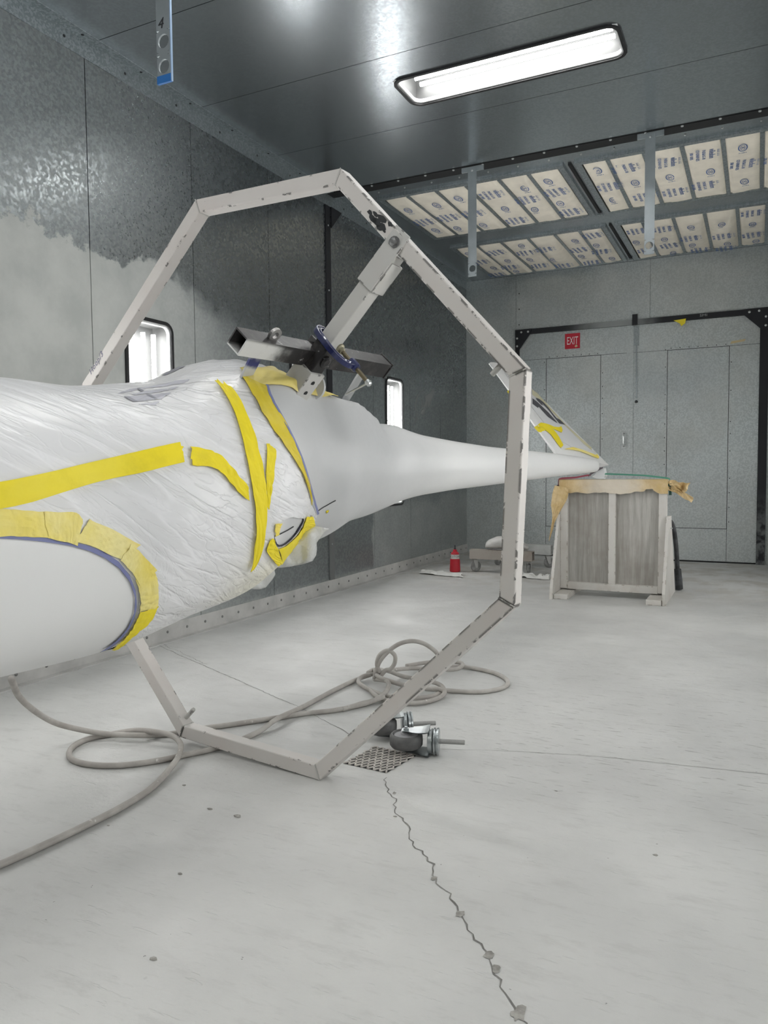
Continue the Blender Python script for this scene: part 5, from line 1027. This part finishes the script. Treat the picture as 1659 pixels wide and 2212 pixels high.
# tail cradle block and ratchet straps
ck = thing('tail_cradle', 'small white block cradling the tail on top of the trestle', 'support block', (-1.25, 6.83, ZT+.008))
M['white'] = plain('white_coated_board', (.70,.71,.71), .5)
MB().prism([(-1.305,6.80,1.058),(-1.275,6.80,1.085),(-1.255,6.80,1.122),(-1.205,6.80,1.134),(-1.192,6.80,1.060),(-1.222,6.80,1.040),(-1.24,6.80,1.036),(-1.27,6.80,1.042)], (0,.11,0)).build('block', M['white'], ck, bevel=.003)
MB().prism([(-1.252,6.798,1.040),(-1.188,6.798,1.041),(-1.186,6.798,1.052),(-1.232,6.798,1.05)], (0,-.02,0)).build('folded_edge', M['white'], ck)
cs = MB(); cs.tube([(-1.335,6.79,1.062),(-1.30,6.79,1.095),(-1.26,6.79,1.118),(-1.21,6.79,1.138)], [.004,.012,.012,.006], 8); cs.build('dark_cushion', plain('dark_grey_foam', (.14,.12,.13), .8), ck)
def ribbon(name, pts, w, m, label, cat):
    mb = MB(); pts = [Vector(p) for p in pts]
    mb.loft([[p+Vector((0,-w[0],-w[1])), p+Vector((0,w[0],w[1])), p+Vector((0,w[0],w[1]+.0015)), p+Vector((0,-w[0],-w[1]+.0015))] for p in pts])
    return tag(mb.build(name, m, None, org=pts[0]), label, cat)
ribbon('ratchet_strap', [(-1.192,6.79,1.082),(-1.05,6.80,1.076),(-.86,6.82,1.066),(-.70,6.84,1.045),(-.668,6.85,1.035),(-.664,6.85,1.0)], (.018,.006), plain('green_webbing', (.10,.34,.24), .7), 'green webbing strap stretched from the tail block to the trestle end', 'strap')
ribbon('ratchet_strap', [(-1.60,6.80,.98),(-1.598,6.80,1.036),(-1.57,6.80,1.044),(-1.45,6.80,1.050),(-1.37,6.80,1.066),(-1.31,6.795,1.075)], (.018,.007), plain('red_webbing', (.36,.07,.10), .7), 'red webbing strap lying left along the trestle top', 'strap')
bk = MB().box((-1.612, 6.79, .865), (-1.590, 6.83, .985)).build('strap_buckle', M['black'], None, org=(-1.60, 6.81, .9), bevel=.003); tag(bk, 'black strap buckle hanging at the left trestle edge', 'buckle')
bk = MB().box((-.672, 6.835, .90), (-.652, 6.875, .965)); bk.lathe((-.662, 6.83, .985), (0,-1,0), [(.016,0),(.016,.01),(.005,.012)], 10)
tag(bk.build('ratchet_buckle', plain('dark_green_ratchet', (.02,.07,.05), .5), None, org=(-.662, 6.85, .95)), 'dark ratchet of the green strap at the right trestle edge', 'buckle')
# dark hose leaning behind the trestle
hz = thing('vacuum_hose', 'dark rubber hose leaning behind the right side of the trestle', 'hose', (-.655, 7.30, 0))
M['dkrub'] = plain('dusty_black_rubber', (.055,.058,.062), .75, var=.5, vscale=12, bumpamt=.3)
pth = smooth3([Vector(p) for p in [(-.76,7.40,.60),(-.725,7.40,.66),(-.685,7.41,.60),(-.662,7.42,.44),(-.650,7.43,.25),(-.645,7.43,.16)]])
MB().tube(pth, .021, 10).build('hose_length', M['dkrub'], hz, smooth=True)
MB().tube([(-.646,7.43,.20),(-.640,7.44,.10),(-.634,7.45,.012)], [.030,.036,.036], 10).build('hose_cuff', M['dkrub'], hz)
MB().tube([(-.672,7.42,.17),(-.665,7.43,.02)], .020, 8).build('hose_clip', M['dkrub'], hz)
# ================================================================ DOLLY with rolled plastic
dl = thing('dolly', 'low four wheeled timber and steel dolly behind the hoop post', 'dolly', (-2.45, 8.25, 0))
M['dwood'] = painted('stained_beam', (.34,.31,.28), chip=(.15,.12,.10), amount=.5, dirt=(.22,.17,.14), rough=.8); M['dsteel'] = plain('dusty_steel_beam', (.44,.45,.44), .7, var=.15)
M['wheel'] = plain('dusty_grey_wheel', (.24,.24,.235), .7, var=.25, vscale=20); M['dfork'] = plain('dusty_fork', (.46,.46,.45), .6)
def hollow_beam(x0, x1, y, z0, z1, w, m, parent, nm='beam'):
    mb = MB(); t = .008; P = lambda x, s: [(x, y-w+s, z0+s), (x, y+w-s, z0+s), (x, y+w-s, z1-s), (x, y-w+s, z1-s)]
    mb.loft([P(x1-.25, t), P(x1, t), P(x1, 0), P(x0, 0)], cap=True); return mb.build(nm, m, parent)
hollow_beam(-2.83, -2.13, 7.93, .148, .252, .05, M['dwood'], dl); hollow_beam(-2.80, -2.09, 8.58, .150, .262, .05, M['dsteel'], dl)
MB().box((-2.52, 7.98, .165), (-2.44, 8.53, .245)).build('cross_beam', M['dsteel'], dl)
def castor(x, y, a, parent):
    ax = Vector((math.cos(a), math.sin(a), 0)); fw = Vector((-ax.y, ax.x, 0)); c = Vector((x, y, .060))+fw*.018
    w = MB().lathe(c-ax*.016, ax, [(.012,0),(.046,0),(.056,.004),(.060,.010),(.060,.022),(.056,.028),(.046,.032),(.012,.032)], 20).build('wheel', M['wheel'], parent)
    MB().lathe(c-ax*.019, ax, [(.018,0),(.018,.038)], 12).build('hub', M['dfork'], w)
    mb = MB()
    for s in (-1, 1): mb.prism([c+ax*s*.022+fw*p+Vector((0,0,q)) for p, q in ((-.012,-.012),(.012,-.012),(.014,.068),(-.040,.068))], ax*s*.004)
    mb.obox(c+Vector((0,0,.071))-fw*.012, ax*.027, fw*.028, Vector((0,0,.004))); mb.lathe(c+Vector((0,0,.074))-fw*.012, (0,0,1), [(.022,0),(.022,.014)], 12)
    mb.build('castor_fork', M['dfork'], parent)
for x, y, a in ((-2.79, 7.93, -.75), (-2.18, 7.93, .15), (-2.14, 8.58, -1.0), (-2.74, 8.58, -.4)): castor(x, y, a, dl)
bn = MB(); rings = []
for i in range(15):
    u = i/14; x = -2.66+.46*u; r = .085*math.sin(math.pi*min(1, max(.04, u*.92+.05)))**.45*(1-.25*u)
    rings.append([(x, 7.97+r*1.5*math.cos(a)+.02*noise.noise(Vector((u*5, a, 1))), .262+r*.9+r*.95*math.sin(a)*(1.0 if math.sin(a) > 0 else .95)+.010*noise.noise(Vector((u*9, math.cos(a)*3, math.sin(a)*3)))) for a in [2*math.pi*k/18 for k in range(18)]])
bnd = bn.loft(rings).build('plastic_bundle', plain('dusty_white_plastic', (.56,.55,.53), .6, var=.1, vscale=8, bumpamt=.4), None, smooth=True, org=(-2.45, 7.97, .26)); tag(bnd, 'rolled bundle of dusty white plastic lying on the low dolly', 'plastic bundle')
# ================================================================ BOTTLE
bo = thing('squeeze_bottle', 'red squeeze bottle labelled ACETONE standing by the left wall', 'bottle', (-2.988, 7.852, 0))
bc = Vector((-2.988, 7.852, 0)); M['red'] = plain('red_plastic', (.42,.012,.025), .35); 
MB().lathe(bc, (0,0,1), [(.052,0),(.059,.006),(.060,.02),(.054,.14),(.047,.145),(.046,.195),(.047,.198),(.040,.212),(.028,.222),(.020,.226)], 28).build('bottle_body', M['red'], bo, smooth=False)
MB().lathe(bc+Vector((0,0,.147)), (0,0,1), [(.0478,0),(.0475,.046)], 28).build('label_band', plain('white_label', (.60,.60,.58), .6), bo)
MB().lathe(bc+Vector((0,0,.222)), (0,0,1), [(.022,0),(.022,.022),(.017,.026)], 18).build('cap', M['red'], bo)
MB().lathe(bc+Vector((0,0,.246)), (0,0,1), [(.013,0),(.011,.012),(.006,.022),(.005,.045),(.003,.05)], 12).build('spout', M['black'], bo)
nx_ = (Vector((0,0,0))-bc); nx_.z = 0; nx_.normalize(); txx = Vector((-nx_.y, nx_.x, 0))
tme = text_mesh('ACETONE', .034, .0008)
for vtx in tme.vertices:
    aa = vtx.co.x/.0482; vtx.co.z = .0482*math.cos(aa)-.0482+vtx.co.z; vtx.co.x = .0482*math.sin(aa)
place_text('lettering', tme, M['darkscrew'], bo, bc+nx_*.0486+Vector((0,0,.170)), txx, (0,0,1), 1, 1)
# ================================================================ PAPER SHEETS ON THE FLOOR
M['sheet'] = plain('white_tissue_paper', (.66,.66,.64), .8, bumpamt=.3)
def crumple(name, label, corners, hgt, seed, nx=16, ny=8):
    a, b, c, d_ = [Vector((*q, 0)) for q in corners]; g = []
    for i in range(nx):
        u = i/(nx-1); row = []
        for j in range(ny):
            v = j/(ny-1); p = (a*(1-u)+b*u)*(1-v)+(d_*(1-u)+c*u)*v; k = abs(noise.noise(Vector((u*4+seed, v*2.2, seed))))*1.6
            p += Vector((noise.noise(Vector((u*5, v*5, seed)))*.03, noise.noise(Vector((u*5, v*5, seed+4)))*.03, 0)); row.append((p.x, p.y, .003+hgt*k*(0.4+.6*math.sin(math.pi*v))))
        g.append(row)
    mb = MB(); mb.v = [Vector(p) for row in g for p in row]; mb.f = [(i*ny+j, i*ny+j+1, (i+1)*ny+j+1, (i+1)*ny+j) for i in range(nx-1) for j in range(ny-1)]
    o = mb.build(name, M['sheet'], None, org=(*((a+c)/2)[:2], 0)); s = o.modifiers.new('t', 'SOLIDIFY'); s.thickness = .0012; s.offset = 1; return tag(o, label, 'paper', None)
crumple('paper_sheet', 'crumpled white paper sheet on the floor left of the red bottle', [(-3.29,7.54),(-2.73,7.42),(-2.84,7.66),(-3.34,7.82)], .040, 1.3)
crumple('paper_sheet', 'crumpled white paper sheet on the floor beside the trestle foot', [(-2.30,7.66),(-1.88,7.62),(-1.95,7.80),(-2.25,7.84)], .075, 5.1)
# ================================================================ AIR HOSE
def hose_mat():
    m, nt, b = newmat('dusty_air_hose'); c = mixc(nt, ramp(nt, nz(nt, 9, 5, .6), .35, .7), (.37,.345,.32), (.49,.47,.44)); c = mixc(nt, ramp(nt, nz(nt, 22, 4, .6), .68, .72, 0, .8), c, (.70,.69,.66)); nt.links.new(c, b.inputs['Base Color']); b.inputs['Roughness'].default_value = .7; return m
M['hose'] = hose_mat()
def cr(pts, k=7):
    P = [Vector(p) for p in pts]; P = [P[0]*2-P[1]]+P+[P[-1]*2-P[-2]]; out = []
    for i in range(1, len(P)-2):
        for j in range(k):
            t = j/k; out.append(.5*((2*P[i])+(P[i+1]-P[i-1])*t+(2*P[i-1]-5*P[i]+4*P[i+1]-P[i+2])*t*t+(3*P[i]-P[i-1]-3*P[i+1]+P[i+2])*t**3))
    return out+[P[-2]]
hs = thing('air_hose', 'long dusty beige air hose, looped at left and coiled behind the hoop', 'hose', (-1.9, 2.9, 0))
RH = .0115
def hz_(pts): return [Vector((p[0], p[1], max(p[2], RH))) for p in pts]
for pts in (O['hoseA'], O['hoseB']): MB().tube(cr(hz_(pts)), RH, 9).build('hose_run', M['hose'], hs, smooth=True)
for l in O['coil']: MB().tube(cr(hz_(l)), RH, 9).build('hose_coil', M['hose'], hs, smooth=True)
for l in O['loops']: MB().tube(cr(hz_(l)), RH, 9).build('hose_loop', M['hose'], hs, smooth=True)
# ================================================================ LOOSE CASTORS, DRAIN, DEBRIS
M['tread'] = plain('dark_grey_tread', (.10,.10,.10), .6, var=.3, vscale=18); M['chrome'] = plain('dusty_zinc_fork', (.42,.45,.46), .28, .85, var=.1)
def loose_castor(c, a, label, tilt=0):
    t = thing('loose_castor', label, 'castor wheel', (c[0], c[1], 0), None); f = Vector((math.cos(a), math.sin(a), 0)); s = Vector((-f.y, f.x, 0)); up = Vector((0,0,1))
    c = Vector(c); R = .066
    w = MB().lathe(c-up*.027, up, [(.020,0),(.050,0),(.060,.002),(.066,.010),(.067,.027),(.066,.044),(.060,.052),(.054,.054),(.050,.046),(.020,.046)], 32).build('wheel', M['tread'], t); smooth_by_angle(w, 40)
    MB().lathe(c+up*.012, up, [(.048,0),(.048,.009),(.022,.012),(.022,.016),(.012,.016),(.012,.026)], 20).build('hub', plain('grey_hub', (.28,.28,.29), .5), t)
    h = c+f*.098
    for sg in (1, -1):
        mb = MB(); rows = []
        for k in range(9):
            u = k/8; x = -.018+u*.112; wd = .018+.030*min(1, u*1.2); zz = .037+.010*u**3
            rows.append([c+f*x+s*wd*v+up*sg*(zz-.006*(1-abs(v))*0) for v in (-1,-.5,0,.5,1)])
        rows2 = [[p+up*sg*.004 for p in r] for r in rows]
        for r1, r2 in ((rows, 0), (rows2, 1)):
            b = len(mb.v); mb.v += [p for r in r1 for p in r]; mb.f += [(b+i*5+j, b+i*5+j+1, b+(i+1)*5+j+1, b+(i+1)*5+j) for i in range(8) for j in range(4)]
        mb.build('fork_plate', M['chrome'], t)
    mb = MB().lathe(h-f*.012, f, [(.030,0),(.048,.004),(.050,.018),(.046,.022)], 28); o = mb.build('fork_crown', M['chrome'], t); smooth_by_angle(o, 40)
    MB().lathe(h+f*.012, f, [(.045,0),(.053,.002),(.053,.008),(.045,.010),(.045,.013),(.053,.015),(.053,.021),(.047,.023)], 30).build('bearing_ring', M['chrome'], t)
    MB().lathe(h+f*.034, f, [(.0095,0),(.0095,.100),(.008,.102)], 14).build('stem', plain('threaded_stem', (.34,.34,.33), .5, .6, bumpamt=.6, vscale=60), t)
    MB().lathe(c+up*.040, up, [(.012,0),(.012,.008),(.007,.008),(.007,.014)], 6).build('axle_nut', M['chrome'], t); return t
loose_castor((-1.247, 2.722, .056), .30, 'castor wheel with a long stem lying on its side beside the drain')
loose_castor((-1.415, 2.835, .056), .55, 'castor wheel lying behind, half hidden by the slanted hoop tube')
dr = thing('floor_drain', 'small square expanded metal drain grate set in the concrete floor', 'drain grate', (-1.335, 2.615, 0))
cor = [Vector((-1.425,2.522,0)), Vector((-1.232,2.508,0)), Vector((-1.200,2.715,0)), Vector((-1.395,2.735,0))]
MB().add([p+Vector((0,0,.0012)) for p in cor], [(0,1,2,3)]).build('drain_pit', M['back'], dr)
eb = MB(); M['expanded'] = plain('dusty_expanded_metal', (.52,.49,.46), .7, var=.2, vscale=20)
def bl_(u, v): return (cor[0]*(1-u)+cor[1]*u)*(1-v)+(cor[3]*(1-u)+cor[2]*u)*v
nu, nv = 7, 9
for i in range(nu+1):
    for j in range(nv):
        for sgn in (1, -1):
            u0 = (i+(.5 if (j % 2) else 0))/nu; u1 = u0+sgn*.5/nu
            if not (0 <= u0 <= 1 and 0 <= u1 <= 1): continue
            p, q = bl_(u0, j/nv), bl_(u1, (j+1)/nv); d_ = (q-p); n_ = Vector((-d_.y, d_.x, 0)).normalized()*.0032
            eb.prism([p-n_+Vector((0,0,.0015)), p+n_+Vector((0,0,.0015)), q+n_+Vector((0,0,.0015)), q-n_+Vector((0,0,.0015))], (0,0,.0045))
o = eb.build('grating_strands', M['expanded'], dr); o['kind'] = 'stuff'
db = MB(); rr_ = random.Random(4)
for x, y, s in ((-1.52,1.98,.010),(-1.64,1.985,.007),(-1.85,2.10,.006),(-1.45,1.62,.006),(-1.86,1.75,.004),(-.62,2.62,.004),(-.25,2.3,.006),(-1.05,2.2,.005),(-1.25,1.30,.007)):
    db.loft([[(x+s*k_*1.5*math.cos(a)*rr_.uniform(.7,1.2), y+s*k_*math.sin(a)*rr_.uniform(.7,1.2), z_) for a in [j*math.pi/3 for j in range(6)]] for k_, z_ in ((1,.0005),(.8,s*.35),(.3,s*.5))])
o = db.build('floor_debris', M['chipconc'], None, org=(-1.5,2,0)); o['kind'] = 'stuff'; tag(o, 'small crumbs of grit scattered on the bare concrete floor', 'debris')
